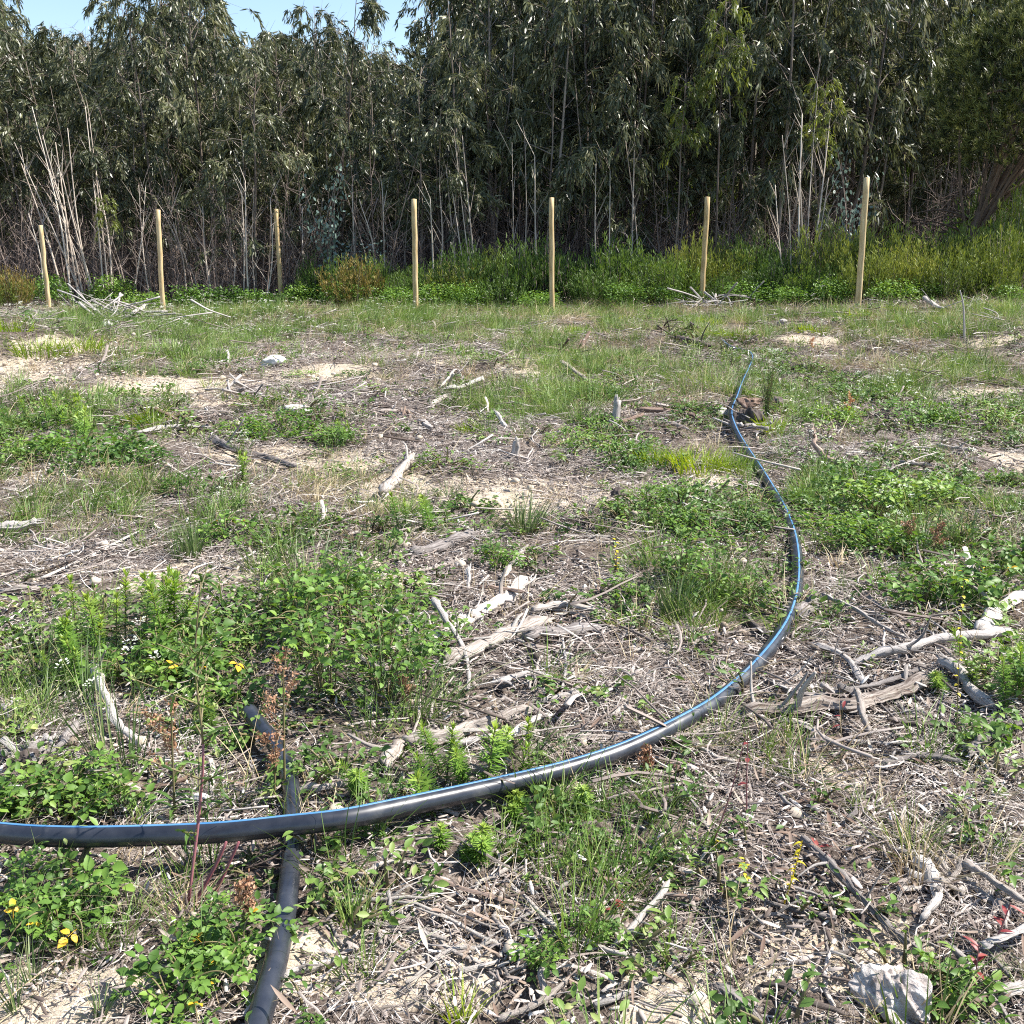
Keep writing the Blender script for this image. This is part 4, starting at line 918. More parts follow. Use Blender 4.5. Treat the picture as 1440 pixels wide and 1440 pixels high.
heap(1120, 520, 70, 12, 14, 'dark tangle of twigs right of the white flowering plant', 85, 'dark_wood')
heap(250, 590, 70, 12, 14, 'low brown tangle of twigs behind the dark grey log', 86, 'brown_wood')


# ------------------------------------------------------------------ eucalyptus trees
def euc(seed, nst, lean, cs=0.32, nb=30, leaves=6000, H0=7.0, spread_=1.0, mat='euc_leaf', sparse=1.0):
    """returns (stem meshes, branch mesh, crown mesh) of a young coppiced eucalyptus of about 7 m"""
    rs = np.random.RandomState(seed); stems = []; bm = MB(); cm = MB(); tips = []
    for k in range(nst):
        a = rs.rand() * 2 * PI; ln = lean * (0.4 + rs.rand()) if nst > 1 else lean * .5
        h = H0 * (1 if k == 0 else rs.uniform(.72, .98))
        t = np.linspace(0, 1, 10)
        b0 = np.array([math.cos(a), math.sin(a)]) * .10 * (nst > 1)
        off = np.array([math.cos(a), math.sin(a)]) * ln * h
        wob = np.cumsum(rs.normal(0, .035, (10, 2)), 0)
        p = np.stack([b0[0] + off[0] * t ** .85 + wob[:, 0] * t, b0[1] + off[1] * t ** .85 + wob[:, 1] * t, -0.15 + h * t], -1)
        r = (.040 if k == 0 else rs.uniform(.02, .034)) * (1.05 - t * .9)
        mb = MB(); tube(mb, p, r, 6, var=rs.rand(), rough=.08, rs=rs); stems.append(mb.mesh('trunk', M['euc_bark']))
        n = int(nb / nst * (1.25 if k == 0 else .85))
        for j in range(n):
            f = cs + (0.99 - cs) * (j + rs.rand()) / n
            q = np.array([np.interp(f, t, p[:, i]) for i in range(3)]); az = rs.rand() * 2 * PI
            L = spread_ * (1.25 * (1 - f) ** .6 + .35) * rs.uniform(.6, 1.15) * (1 if f > cs + .12 else .75); el = rs.uniform(.3, .95)
            dv = np.array([math.cos(az) * math.cos(el), math.sin(az) * math.cos(el), math.sin(el)])
            c = np.array([q, q + dv * L * .5, q + dv * L * .85 + [0, 0, -.06 * L], q + dv * L * 1.1 + [0, 0, -.28 * L]])
            tube(bm, c, [.011, .008, .005, .002], 3, cap=False, var=rs.rand()); cc = catmull(c, 5)
            for i in range(5, len(cc)): tips.append(cc[i])
            for _ in range(3):
                i = rs.randint(6, len(cc)); e = cc[i] + rs.normal(0, .2, 3) + [0, 0, .05]; tips.append(e); tips.append((e + cc[i]) / 2)
                tube(bm, np.array([cc[i], e]), [.004, .0015], 3, cap=False)
    # small dead side twigs low on the stems
    for _ in range(16 * nst):
        f = rs.uniform(.05, cs + .1); q = np.array([np.interp(f, t, p[:, i]) for i in range(3)]); az = rs.rand() * 2 * PI; L = rs.uniform(.15, .6)
        dv = np.array([math.cos(az), math.sin(az), rs.uniform(.1, .9)]); tube(bm, np.array([q, q + dv * L * .6, q + dv * L + rs.normal(0, .05, 3)]), [.006, .004, .0015], 3, cap=False, var=.2)
    tips = np.array(tips); ns = int(leaves / 30); m_ = 27
    ctr = np.array([tips[:, 0].mean(), tips[:, 1].mean()]); out = tips[:, :2] - ctr; rad_ = np.linalg.norm(out, axis=1)
    w_ = (rad_ + .15) * (rs.rand(len(tips)) ** 2 + .05); w_ /= w_.sum(); ti = rs.choice(len(tips), ns, p=w_)
    o2 = nrm(np.concatenate([out[ti] / (rad_[ti, None] + .2) + rs.normal(0, .45, (ns, 2)), rs.normal(.1, .25, (ns, 1))], 1))
    ls = rs.uniform(.28, .72, ns); f = rs.rand(ns, m_) ** .8; base = tips[ti][:, None, :] + o2[:, None, :] * (ls[:, None] * .62 * f)[..., None]
    base[..., 2] -= ls[:, None] * .75 * f ** 2; base += rs.normal(0, .028, (ns, m_, 3)); b = base.reshape(-1, 3); nl = len(b)
    tg = (o2[:, None, :] * .55 + np.array([0, 0, -1.0]) * (.35 + 1.3 * f)[..., None]).reshape(-1, 3)
    d = tg + rs.normal(0, .38, (nl, 3)); up = rs.normal(0, 1, (nl, 3)); up[:, 2] *= .3
    L = rs.uniform(.10, .19, nl); cl = np.repeat(rs.rand(ns), m_)
    strips(cm, b, d, up, L, L * rs.uniform(.15, .23, nl), (0.15, 1.0, 0.75, 0.05), rs.uniform(-.25, .35, nl), nrm(rs.normal(0, 1, (nl, 3))), np.clip(.06 + .72 * cl ** 1.3 + rs.normal(0, .17, nl), 0, 1))
    for j in range(0, ns, 2):
        tube(bm, np.array([tips[ti[j]], tips[ti[j]] + o2[j] * ls[j] * .35 + [0, 0, -.12 * ls[j]], tips[ti[j]] + o2[j] * ls[j] * .62 + [0, 0, -.75 * ls[j]]]), [.004, .003, .001], 3, cap=False)
    return stems, bm.mesh('branches', M['euc_bark']), cm.mesh('crown', M[mat])
EV = [euc(900, 1, .05), euc(901, 3, .10, .30), euc(902, 2, .08, .36), euc(903, 1, .03, .40, 34, 6500), euc(904, 4, .13, .34, 34, 5600), euc(905, 2, .05, .25, 34, 7000), euc(906, 1, .06, .30, 26, 5200, spread_=.8)]
EV_LEAN = euc(907, 5, .16, .42, 34, 5200)
EV_LOW = [euc(920, 3, .10, .14, 44, 7500, spread_=1.15), euc(921, 2, .07, .18, 40, 7500, spread_=1.1)]
EV_SPARSE = euc(908, 1, .03, .55, 14, 900, spread_=1.1)
EV_YEL = euc(909, 1, .04, .66, 14, 1800, H0=7, spread_=.65, mat='euc_yellow')
def tree(v, x, y, h, rz, label, group=None, name='eucalyptus', sxy=None):
    s = h / 7.0; o = empty(name, (x, y, G(x, y)), rz); o.scale = (sxy or s, sxy or s, s)
    for k, me in enumerate(v[0]): part(o, 'trunk', me)
    part(o, 'branches', v[1])['kind'] = 'stuff'
    part(o, 'crown', v[2])['kind'] = 'stuff'; tag(o, label, 'tree', group); return o
TX = [-200, 20, 70, 105, 150, 180, 215, 310, 340, 372, 402, 420, 455, 515, 540, 575, 600, 645, 662, 760, 1000, 1300, 1700]
TY = [-60, -60, 25, 68, 70, 40, -60, -60, 30, 72, 70, 15, -40, 25, 60, 80, 95, 85, -60, -150, -230, -200, -200]
WN = ['one', 'two', 'three', 'four', 'five', 'six', 'seven']
def gap(px):
    k = sum(px > p for p in POSTX)
    if k == 0: return 'left of the first post'
    if k == 7: return 'right of the tallest post'
    return 'between posts %s and %s' % (WN[k - 1], WN[k])
ORDN = ['leftmost', 'second from left', 'third from left', 'fourth from left', 'fifth from left', 'sixth from left', 'seventh from left', 'eighth from left', 'ninth from left', 'tenth from left', 'eleventh from left', 'twelfth from left', 'thirteenth from left', 'fourteenth from left', 'fifteenth from left']
rt = np.random.RandomState(77)
def ntop(px, w):
    return max(np.interp(px + e, TX, TY) for e in np.linspace(-w, w, 7))
front = []
px = -90
while px < 1500:
    front.append((px + rt.uniform(-16, 16), rt.uniform(21.4, 24.2))); px += rt.uniform(50, 76)
front = [f for f in front if not (1295 < f[0] < 1520)]
front.sort(); cnt = {}
ADJ = ['slim single stemmed', 'three stemmed', 'twin stemmed', 'dense crowned', 'many stemmed', 'bushy twin stemmed', 'narrow crowned', 'pale leaning many stemmed']
for px, d in front:
    k = rt.randint(7)
    if 75 < px < 165: k = 7
    if 640 < px < 690 or 1100 < px < 1180: k = 4
    q = ray(px, 316) * d; x, y = q[0], q[1]
    top = ntop(px, 50 if px < 200 else 18) + rt.uniform(0, 30)
    h = CAMZ + (316 - top) / FPX * d * 1.0 - G(x, y); h = min(h, rt.uniform(7.0, 9.5)); h *= .72 if rt.rand() < .18 and px > 440 else 1
    g_ = gap(px); cnt[g_] = cnt.get(g_, 0) + 1
    v = (EV + [EV_LEAN])[k]
    if k != 7 and rt.rand() < (.75 if px < 640 or px > 1180 else .45): v = EV_LOW[rt.randint(2)]; k = 3 if v is EV_LOW[1] else 5
    tree(v, x, y, h, {7: rt.uniform(2.4, 3.6)}.get(k, rt.rand() * 6.28), '%s front eucalyptus %s, %s there' % (ADJ[k], g_, ORDN[cnt[g_] - 1]), 'young eucalyptus trees along the front of the stand', sxy=max(.9, h / 7 * .95))
for row, (d0, st_) in enumerate([(25.0, 62), (28.0, 62), (31.5, 60), (35.5, 60)]):
    px = -110 + rt.uniform(0, 40)
    while px < 1540:
        d = d0 + rt.uniform(-1, 1); pxx = px + rt.uniform(-20, 20)
        q = ray(pxx, 316) * d; x, y = q[0], q[1]
        top = ntop(pxx, 40) + rt.uniform(-10, 35)
        if pxx > 660: top = min(top, rt.uniform(-160, -20))
        if 1285 < pxx < 1430: top = rt.uniform(30, 110)
        h = CAMZ + (316 - top) / FPX * d - G(x, y)
        g_ = gap(pxx)
        lab = ['tall eucalyptus in the second row of the stand ', 'tall eucalyptus deep inside the stand ', 'tall eucalyptus at the back of the stand ', 'tall eucalyptus at the very back of the stand '][row] + g_
        tree((EV + EV_LOW)[rt.randint(9)], x, y, h, rt.rand() * 6.28, lab, lab, sxy=max(.95, min(h / 7, 1.45)))
        px += rt.uniform(st_ - 15, st_ + 15)
q = ray(618, 316) * 30; tree(EV_SPARSE, q[0], q[1], 8.6, 1.0, 'thin almost leafless eucalyptus standing against the sky gap', name='sparse_eucalyptus')
for (a, top, bot, lab) in [(1150, 115, 420, 'fresh yellow green eucalyptus sapling left of the tallest post'), (1010, 15, 420, 'yellow green eucalyptus sapling above the sixth post'), (950, 112, 420, 'yellow green leafy sapling left of the sixth post'), (150, 270, 420, 'small yellow green sapling between the leaning pale stems')]:
    d = 20.4; q = ray(a, 316) * d; h = CAMZ + (316 - top) / FPX * d - G(q[0], q[1]); tree(EV_YEL, q[0], q[1], h, rt.rand() * 6, lab, name='eucalyptus_sapling', sxy=.75 * h / 7 + .1)
# blue-leaved juvenile shoots
def blue(seed):
    rs = np.random.RandomState(seed); mb = MB(); sm = MB()
    for j in range(4):
        a = rs.rand() * 6.28; h = rs.uniform(.9, 2.2); p = catmull(np.array([[0, 0, 0], [.1 * math.cos(a), .1 * math.sin(a), h * .5], [.5 * math.cos(a), .5 * math.sin(a), h]]), 5); tube(sm, p, np.linspace(.012, .004, len(p)), 4, cap=False)
        n = 55; f = rs.uniform(.45, 1, n) * (len(p) - 1); b = np.array([p[int(i)] for i in f]) + rs.normal(0, .11, (n, 3))
        strips(mb, b, rs.normal(0, 1, (n, 3)), rs.normal(0, 1, (n, 3)), rs.uniform(.05, .09, n), rs.uniform(.035, .05, n), (0.3, 1, .9, .1), 0, (0, 0, 1), rs.rand(n))
    return sm.mesh('stem', M['dead_stem']), mb.mesh('foliage', M['euc_blue'])
bl = blue(5)
for (a, top, lab) in [(478, 290, 'blue leaved juvenile eucalyptus shoot left of the fourth post'), (1195, 190, 'blue leaved juvenile eucalyptus shoot right above the tallest post'), (520, 330, 'low blue leaved eucalyptus shoot beside the orange tipped heath'), (455, 215, 'blue leaved shoot high between the third and fourth posts')]:
    d = 20.9; q = ray(a, 316) * d; h = CAMZ + (316 - top) / FPX * d - G(q[0], q[1]); o = empty('juvenile_shoot', (q[0], q[1], G(q[0], q[1])), rt.rand() * 6); o.scale = (1, 1, h / 2.0)
    part(o, 'stem', bl[0]); part(o, 'foliage', bl[1])['kind'] = 'stuff'; tag(o, lab, 'shoot')
def sapling_at(x0, y0, x1, y1, d, r, label, group, k):
    rs = np.random.RandomState(3000 + k); b = ray(x0, y0) * d; b[2] += CAMZ; b[2] = G(b[0], b[1]) - .05; t = ray(x1, y1) * (d + rs.uniform(-.6, .6)); t[2] += CAMZ
    m_ = (b + t) / 2 + rs.normal(0, .06, 3) + (t - b) * [.06, 0, 0] * -.8; p = catmull(np.array([b, m_, t]) - b, 6)
    mb = MB(); tube(mb, p, np.linspace(r, r * .35, len(p)), 6, rough=.1, rs=rs, var=.8); o = mb.build('bare_sapling', M['pale_bark']); o.location = b
    sm = MB()
    for j in range(7):
        i = rs.randint(3, len(p)); a = rs.rand() * 6.28; L = rs.uniform(.15, .6); tube(sm, np.array([p[i], p[i] + np.array([math.cos(a) * .5, math.sin(a) * .5, .9]) * L * .5, p[i] + np.array([math.cos(a) * .7, math.sin(a) * .7, 1.2]) * L]), [r * .4, r * .3, r * .12], 3, cap=False, var=.7)
    part(o, 'side_twigs', sm.mesh('side_twigs', M['pale_bark']))['kind'] = 'stuff'; tag(o, label, 'sapling', group)
kk = 0
for (lab, grp, d, lst) in [('pale bare sapling leaning left behind the first post gap', 'pale saplings leaning left at the left', 20.9, [(100, 405, 45, 150), (95, 400, 60, 190), (110, 405, 78, 200), (118, 402, 70, 240), (128, 405, 95, 180), (135, 400, 88, 250), (145, 402, 120, 150), (152, 400, 125, 160), (120, 405, 20, 200), (90, 400, 30, 230), (60, 420, 40, 300), (155, 400, 135, 240)]),
    ('thin pale sapling standing between posts two and three', 'thin saplings between posts two and three', 21.0, [(210, 400, 195, 260), (260, 400, 240, 300), (285, 395, 230, 300), (320, 400, 312, 290), (340, 402, 338, 250), (348, 402, 345, 255), (358, 400, 357, 260), (370, 400, 380, 280), (300, 400, 285, 290), (180, 395, 205, 260)]),
    ('thin grey sapling between posts three and four', 'thin saplings between posts three and four', 21.2, [(430, 400, 425, 290), (465, 395, 470, 250), (500, 390, 495, 260), (540, 390, 538, 270), (520, 395, 505, 280)]),
    ('thin pale sapling leaning left just right of the fourth post', 'pale saplings right of the fourth post', 20.8, [(667, 360, 640, 200), (672, 360, 650, 190), (660, 360, 632, 240), (608, 370, 605, 280), (612, 370, 618, 260), (645, 355, 628, 240)]),
    ('thin straight sapling between posts five and six', 'thin saplings between posts five and six', 20.8, [(722, 350, 720, 200), (732, 350, 738, 190), (755, 350, 752, 220), (842, 340, 838, 230), (890, 330, 893, 170), (905, 330, 880, 200), (856, 340, 858, 240)]),
    ('pale tall sapling in the cluster left of the tallest post', 'pale sapling cluster left of the tallest post', 19.3, [(1115, 405, 1100, 190), (1125, 405, 1128, 160), (1133, 408, 1150, 120), (1137, 408, 1170, 140), (1128, 408, 1125, 240), (1112, 400, 1090, 260), (1150, 385, 1165, 250)])]:
    for (a0, b0, a1, b1) in lst:
        kk += 1; sapling_at(a0, b0, a1, b1, d, rt.uniform(.013, .026), lab, grp, kk)
# far stand, one mass
def merged(v):
    mb = MB()
    out = []
    for me in v[0] + [v[1], v[2]]:
        n = len(me.vertices); V = np.zeros(n * 3, np.float32); me.vertices.foreach_get('co', V)
        pts_ = V.reshape(-1, 3); L = len(me.loops); li = np.zeros(L, np.int32); me.loops.foreach_get('vertex_index', li)
        F = len(me.polygons); ls = np.zeros(F, np.int32); lt = np.zeros(F, np.int32); me.polygons.foreach_get('loop_start', ls); me.polygons.foreach_get('loop_total', lt)
        q4 = ls[lt == 4]; Q = li[q4[:, None] + np.arange(4)]; t3 = ls[lt == 3]; T = li[t3[:, None] + np.arange(3)] if len(t3) else None
        va = np.zeros(n, np.float32); me.attributes['var'].data.foreach_get('value', va)
        mb.add(pts_, Q, T, var=va, mat=1 if me is v[2] else 0)
    return mb.mesh('far_tree', [M['euc_bark'], M['euc_leaf']])
pos = []; sc = []
for _ in range(330):
    pxx = rt.uniform(-220, 1660); d = rt.uniform(38, 62); q = ray(pxx, 316) * d
    top = ntop(pxx, 60) + rt.uniform(-5, 50)
    if pxx > 660: top = rt.uniform(-110, 60)
    if 1285 < pxx < 1430: top = rt.uniform(40, 110)
    pos.append((q[0], q[1], G(q[0], q[1]))); sc.append((CAMZ + (316 - top) / FPX * d) / 7)
gn_scatter('far_eucalyptus_wood', 'dark eucalyptus wood behind the young trees', [merged(EV[k]) for k in (0, 3, 5)], pos, np.stack([np.zeros(330), np.zeros(330), rt.rand(330) * 6.28], -1), sc, rt.randint(0, 3, 330))
# dead stems and low twigs under the trees
ds = []
for k in range(5):
    rs = np.random.RandomState(700 + k); mb = MB()
    for j in range(7):
        b = np.array([rs.normal(0, .35), rs.normal(0, .3), -.05]); h = rs.uniform(.8, 2.6); ln = rs.normal(0, .16, 2)
        p = np.array([b, b + [ln[0] * h * .4, ln[1] * h * .4, h * .5], b + [ln[0] * h, ln[1] * h, h]]); p[1] += rs.normal(0, .04, 3); tube(mb, catmull(p, 3), np.linspace(.011, .003, 7) * rs.uniform(.6, 1.3), 4, cap=False, var=rs.rand())
        for i in range(9):
            f = rs.uniform(.15, .95); q = p[0] * (1 - f) + p[2] * f; a = rs.rand() * 6.28; L = rs.uniform(.1, .5); e = q + np.array([math.cos(a), math.sin(a), rs.uniform(.2, 1.2)]) * L
            tube(mb, np.array([q, (q + e) / 2 + rs.normal(0, .02, 3), e]), [.005, .0035, .0015], 3, cap=False, var=rs.rand())
    ds.append(mb.mesh('dead_stems', M['dead_stem']))
n = 620; xx = []; yy = []
for _ in range(n):
    d = rt.uniform(20.6, 32); q = ray(rt.uniform(-120, 1560), 316) * d; xx.append(q[0]); yy.append(q[1])
xx = np.array(xx); yy = np.array(yy)
gn_scatter('undergrowth', 'thicket of dead brown stems and twigs under the trees', ds, np.stack([xx, yy, H(xx, yy)], -1), np.stack([0 * xx, 0 * xx, rt.rand(n) * 6.28], -1), rt.uniform(.7, 1.3, n), rt.randint(0, 5, n))

# ------------------------------------------------------------------ pine at the right
def pine():
    rs = np.random.RandomState(55); q = ray(1428, 316) * 19.6; o = empty('pine_tree', (q[0], q[1], G(q[0], q[1])))
    tag(o, 'dark round crowned pine with low bare limbs at the right edge', 'tree')
    mb = MB(); p = catmull(np.array([[-.9, 0, -.2], [-.85, 0, 1.0], [-.5, .1, 2.2], [0, 0, 4.5]]), 4); tube(mb, p, np.linspace(.15, .06, len(p)), 9, rough=.1, rs=rs); part(o, 'trunk', mb.mesh('trunk', M['pine_bark']))
    lm = MB(); nd = MB(); C0 = np.array([0.15, 0, 3.75]); RX, RZ = 1.65, 1.6
    for j in range(46):
        a = rs.rand() * 6.28; e = rs.uniform(-.75, 1.3); t = C0 + np.array([math.cos(a) * math.cos(e) * RX, math.sin(a) * math.cos(e) * RX, math.sin(e) * RZ * .9]) * rs.uniform(.75, 1.0)
        f = rs.randint(4, len(p)); s = p[f]; m_ = (s + t) / 2 + rs.normal(0, .12, 3) + [0, 0, -.15]; tube(lm, catmull(np.array([s, m_, t]), 4), np.linspace(.035, .008, 9), 5, cap=False)
    for j in range(12):        # low dead limbs
        s = p[rs.randint(2, 8)]; a = rs.uniform(1.6, 4.6); t = s + np.array([math.cos(a) * 1.6, math.sin(a) * 1.2, rs.uniform(-.5, .7)]); tube(lm, catmull(np.array([s, (s + t) / 2 + [0, 0, .15], t]), 4), np.linspace(.025, .004, 9), 4, cap=False, var=.2)
    for k in range(3000):
        a = rs.rand() * 6.28; e = math.asin(rs.uniform(-.75, 1)); r = 1 - .22 * rs.rand() ** 2; bump = 1 + .16 * math.sin(a * 5 + e * 4) * math.cos(e * 6 + a * 2) + .1 * math.sin(a * 11 + 3 * e)
        c = C0 + np.array([math.cos(a) * math.cos(e) * RX, math.sin(a) * math.cos(e) * RX, math.sin(e) * RZ]) * r * bump
        ax = nrm(nrm(c - C0) * .7 + np.array([0, 0, .9]) + rs.normal(0, .2, 3)); n = 26; sp = rs.normal(0, .5, (n, 3)); f = rs.rand(n, 1)
        strips(nd, c + ax * f * .14, ax + sp, rs.normal(0, 1, (n, 3)), rs.uniform(.09, .16, n), .013, (1, .25), 0, (0, 0, 1), np.clip(.15 + .5 * f[:, 0] * (r > .85) + .3 * rs.rand(n) * (r > .9), 0, 1))  # sunlit outer tips and shaded inner needles are put into the colour
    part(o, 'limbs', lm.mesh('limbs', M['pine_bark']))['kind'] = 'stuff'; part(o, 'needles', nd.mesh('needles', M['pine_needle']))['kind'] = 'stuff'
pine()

# ------------------------------------------------------------------ scrub behind the posts
def heathm(seed, rad, h, n, mat):
    rs = np.random.RandomState(seed); mb = MB(); sm = MB()
    for j in range(n):
        a = rs.rand() * 6.28; r = rad * math.sqrt(rs.rand()); x0, y0 = r * math.cos(a) * .5, r * math.sin(a) * .5; hh = h * rs.uniform(.55, 1.05) * (1 - .35 * (r / rad) ** 2)
        tip = np.array([r * math.cos(a), r * math.sin(a), hh]); p = catmull(np.array([[x0, y0, -.03], [(x0 + tip[0]) * .55, (y0 + tip[1]) * .55, hh * .55], tip]), 3)
        if j % 4 == 0: tube(sm, p, np.linspace(.007, .002, len(p)), 3, cap=False)
        m_ = 26; f = rs.uniform(.25, 1, m_); q = np.stack([np.interp(f * (len(p) - 1), np.arange(len(p)), p[:, i]) for i in range(3)], -1); q += rs.normal(0, .018, (m_, 3))
        strips(mb, q, np.array([0, 0, 1.0]) + rs.normal(0, .45, (m_, 3)) + nrm(tip) * .3, rs.normal(0, 1, (m_, 3)), rs.uniform(.035, .085, m_), rs.uniform(.008, .015, m_), (.5, 1, .2), 0, (0, 0, 1), np.clip(.15 + .5 * f + rs.normal(0, .15, m_), 0, 1))
    return sm.mesh('stem', M['dead_stem']), mb.mesh('foliage', M[mat])
HS = [heathm(950 + k, .5, 1.0, 130, 'heath') for k in range(3)]; HD = [heathm(960 + k, .5, .9, 130, 'darkheath') for k in range(3)]
def bushm(seed, rad, h, n, lm, lx, asp, mat):
    m1 = leafy_mesh(n, rad, h, lm, lx, asp, seed, stems=10); m1_ = m1.mesh('foliage', [M[mat], M['stem']]); return None, m1_
BR = [bushm(970 + k, .55, .55, 1500, .03, .065, .7, 'bramble') for k in range(3)]
def shrub(v, name, px, topy, d, wpx, label, group, cat='shrub'):
    q = ray(px, 316) * d; gz = G(q[0], q[1]); h = (CAMZ + (316 - topy) / FPX * d - gz) * (rt.uniform(.95, 1.4) if px > 1150 else rt.uniform(.72, 1.25)) + .06; o = empty(name, (q[0], q[1], gz), rt.rand() * 6.28)
    nom = {'heath_shrub': 1.0, 'scrub_bush': .9, 'bramble_bush': .55}[name]; wd = wpx * d / FPX / 1.0; rr = .55 if name == 'bramble_bush' else .5
    s = max(h, .2) / nom; o.scale = (wd / (2 * rr), wd / (2 * rr), s)
    if v[0] is not None: part(o, 'stem', v[0])['kind'] = 'stuff'
    part(o, 'foliage', v[1])['kind'] = 'stuff'; tag(o, label, cat, group); return o
cn = {}
def slab(kind, px):
    g_ = gap(px); cn[(kind, g_)] = cn.get((kind, g_), 0) + 1
    return '%s %s, %s there' % (kind, g_, ORDN[cn[(kind, g_)] - 1])
for (a, t, d, w_) in sorted([(0, 372, 19, 60), (1160, 320, 18.5, 90), (1205, 318, 18.2, 90), (1250, 322, 18.0, 100), (1300, 330, 17.6, 110), (1350, 315, 17.8, 110), (1400, 312, 18, 110), (1450, 295, 18.5, 110), (1410, 285, 20, 110), (1370, 340, 17, 90), (1230, 350, 17.2, 80), (1430, 335, 17, 90), (1290, 355, 17.0, 80), (1500, 300, 18, 120), (975, 340, 19.6, 70), (1040, 350, 19.5, 80), (640, 350, 19.8, 80), (700, 335, 20.2, 70), (1010, 330, 20.5, 80), (1340, 365, 16.6, 80), (1400, 360, 16.6, 80)]):
    shrub(HS[rt.randint(3)], 'heath_shrub', a, t, d, w_ * 1.15, slab('olive yellow feathery heath shrub', a), 'feathery heath shrubs behind the posts')
for (a, t, d, w_) in sorted([(440, 372, 20.8, 60), (485, 345, 20.2, 80), (520, 372, 20, 60), (600, 365, 20, 80), (655, 345, 19.8, 90), (720, 350, 19.7, 90), (770, 350, 19.8, 90), (820, 345, 19.6, 100), (870, 335, 19.8, 100), (925, 345, 19.5, 100), (950, 365, 19, 80), (1060, 330, 20, 90), (1100, 345, 19.6, 80), (1090, 370, 18.6, 80), (1030, 385, 18.8, 70), (560, 355, 20.6, 80), (900, 375, 19, 80), (840, 380, 19, 80), (700, 380, 19.2, 80), (1140, 380, 18, 60), (420, 385, 20.5, 50), (1180, 380, 17.6, 60), (560, 390, 19.6, 60)]):
    shrub(HD[rt.randint(3)], 'scrub_bush', a, t, d, w_ * 1.1, slab('dark green scrub bush', a), 'dark scrub bushes behind the posts')
for (a, t, d, w_) in sorted([(150, 392, 20.5, 60), (195, 402, 20, 60), (265, 402, 20.3, 60), (310, 400, 20.4, 60), (350, 405, 20.4, 60), (425, 398, 20.3, 60), (505, 390, 19.6, 60), (470, 400, 19.6, 50), (560, 400, 19, 60), (620, 398, 19.2, 60), (120, 405, 20.5, 40), (880, 402, 18.6, 60), (1000, 400, 18.6, 60), (1060, 398, 18.2, 70), (1120, 402, 17.6, 60), (1180, 398, 17.2, 50), (1265, 398, 16.6, 70), (1330, 402, 16.6, 60), (1420, 402, 16.4, 60), (60, 392, 20, 50), (760, 405, 18.9, 60), (1350, 318, 20.5, 50), (660, 402, 19, 50), (390, 408, 20, 40), (940, 405, 18.6, 50)]):
    shrub(BR[rt.randint(3)], 'bramble_bush', a, t, d, w_ * 1.2, slab('bright green bramble bush', a), 'low bramble bushes at the foot of the stand', 'bramble')
shrub(heathm(990, .5, 1.0, 110, 'rust'), 'heath_shrub', 490, 338, 19.6, 95, 'rusty orange tipped heath shrub between posts three and four', None)
shrub(heathm(991, .5, 1.0, 90, 'rust'), 'heath_shrub', 8, 368, 19.0, 60, 'rusty heath shrub at the far left edge beside the first post', None)

n = 330; xx = []; yy = []
for _ in range(n):
    d = rt.uniform(31, 66); q = ray(rt.uniform(-250, 1690), 316) * d; xx.append(q[0]); yy.append(q[1])
xx = np.array(xx); yy = np.array(yy)
gn_scatter('far_scrub', 'dark scrub between the trunks deep in the stand', [v[1] for v in HD], np.stack([xx, yy, H(xx, yy)], -1), np.stack([0 * xx, 0 * xx, rt.rand(n) * 6.28], -1), rt.uniform(2.6, 4.6, n), rt.randint(0, 3, n))

# ------------------------------------------------------------------ plants of the clearing
def plant_at(name, px, py, data, s, label, cat, group=None, rz=None, sz=None):
    q, d = P(px, py)
    o = link(name, data); o.location = (q[0], q[1], q[2] - .005); o.rotation_euler = (rt.normal(0, .05), rt.normal(0, .05), rt.rand() * 6.28 if rz is None else rz); o.scale = (s, s, s if sz is None else sz); tag(o, label, cat, group); return o
def hpx(px, py, top):
    q, d = P(px, py); return (py - top) * d / FPX / math.cos(math.atan((py - 316) / FPX)) * 1.0
# compound bramble leaf: three toothed leaflets
def leaf_mesh(mat, L=.05, seed=0, three=True):
    rs = np.random.RandomState(seed); mb = MB(); pr = (.12, .62, .95, .86, 1.0, .74, .62, .3, .03)
    for k, (a, l) in enumerate([(0, 1.0), (1.25, .78), (-1.25, .78)] if three else [(0, 1.0)]):
        d = np.array([math.cos(a), math.sin(a), -.05]); strips(mb, np.array([0.012 if k == 0 else 0.0, 0, 0.0]) + d * .004, d, (0, 0, 1), L * l, L * l * .72, pr, .12 + .15 * rs.rand(), (0, 0, -1), .35 + .4 * rs.rand(), .32)
    tube(mb, np.array([[-.022, 0, -.012], [-.01, 0, -.003], [.012, 0, 0]]), [.0009, .0008, .0006], 3, cap=False, var=.3)
    return mb.mesh('leaf', M[mat])
LV = [leaf_mesh('bramble', .034, k) for k in range(4)]; LY = leaf_mesh('bramble_yellow', .030, 9)
LS = [leaf_mesh('bramble', .030, 20 + k, False) for k in range(3)]
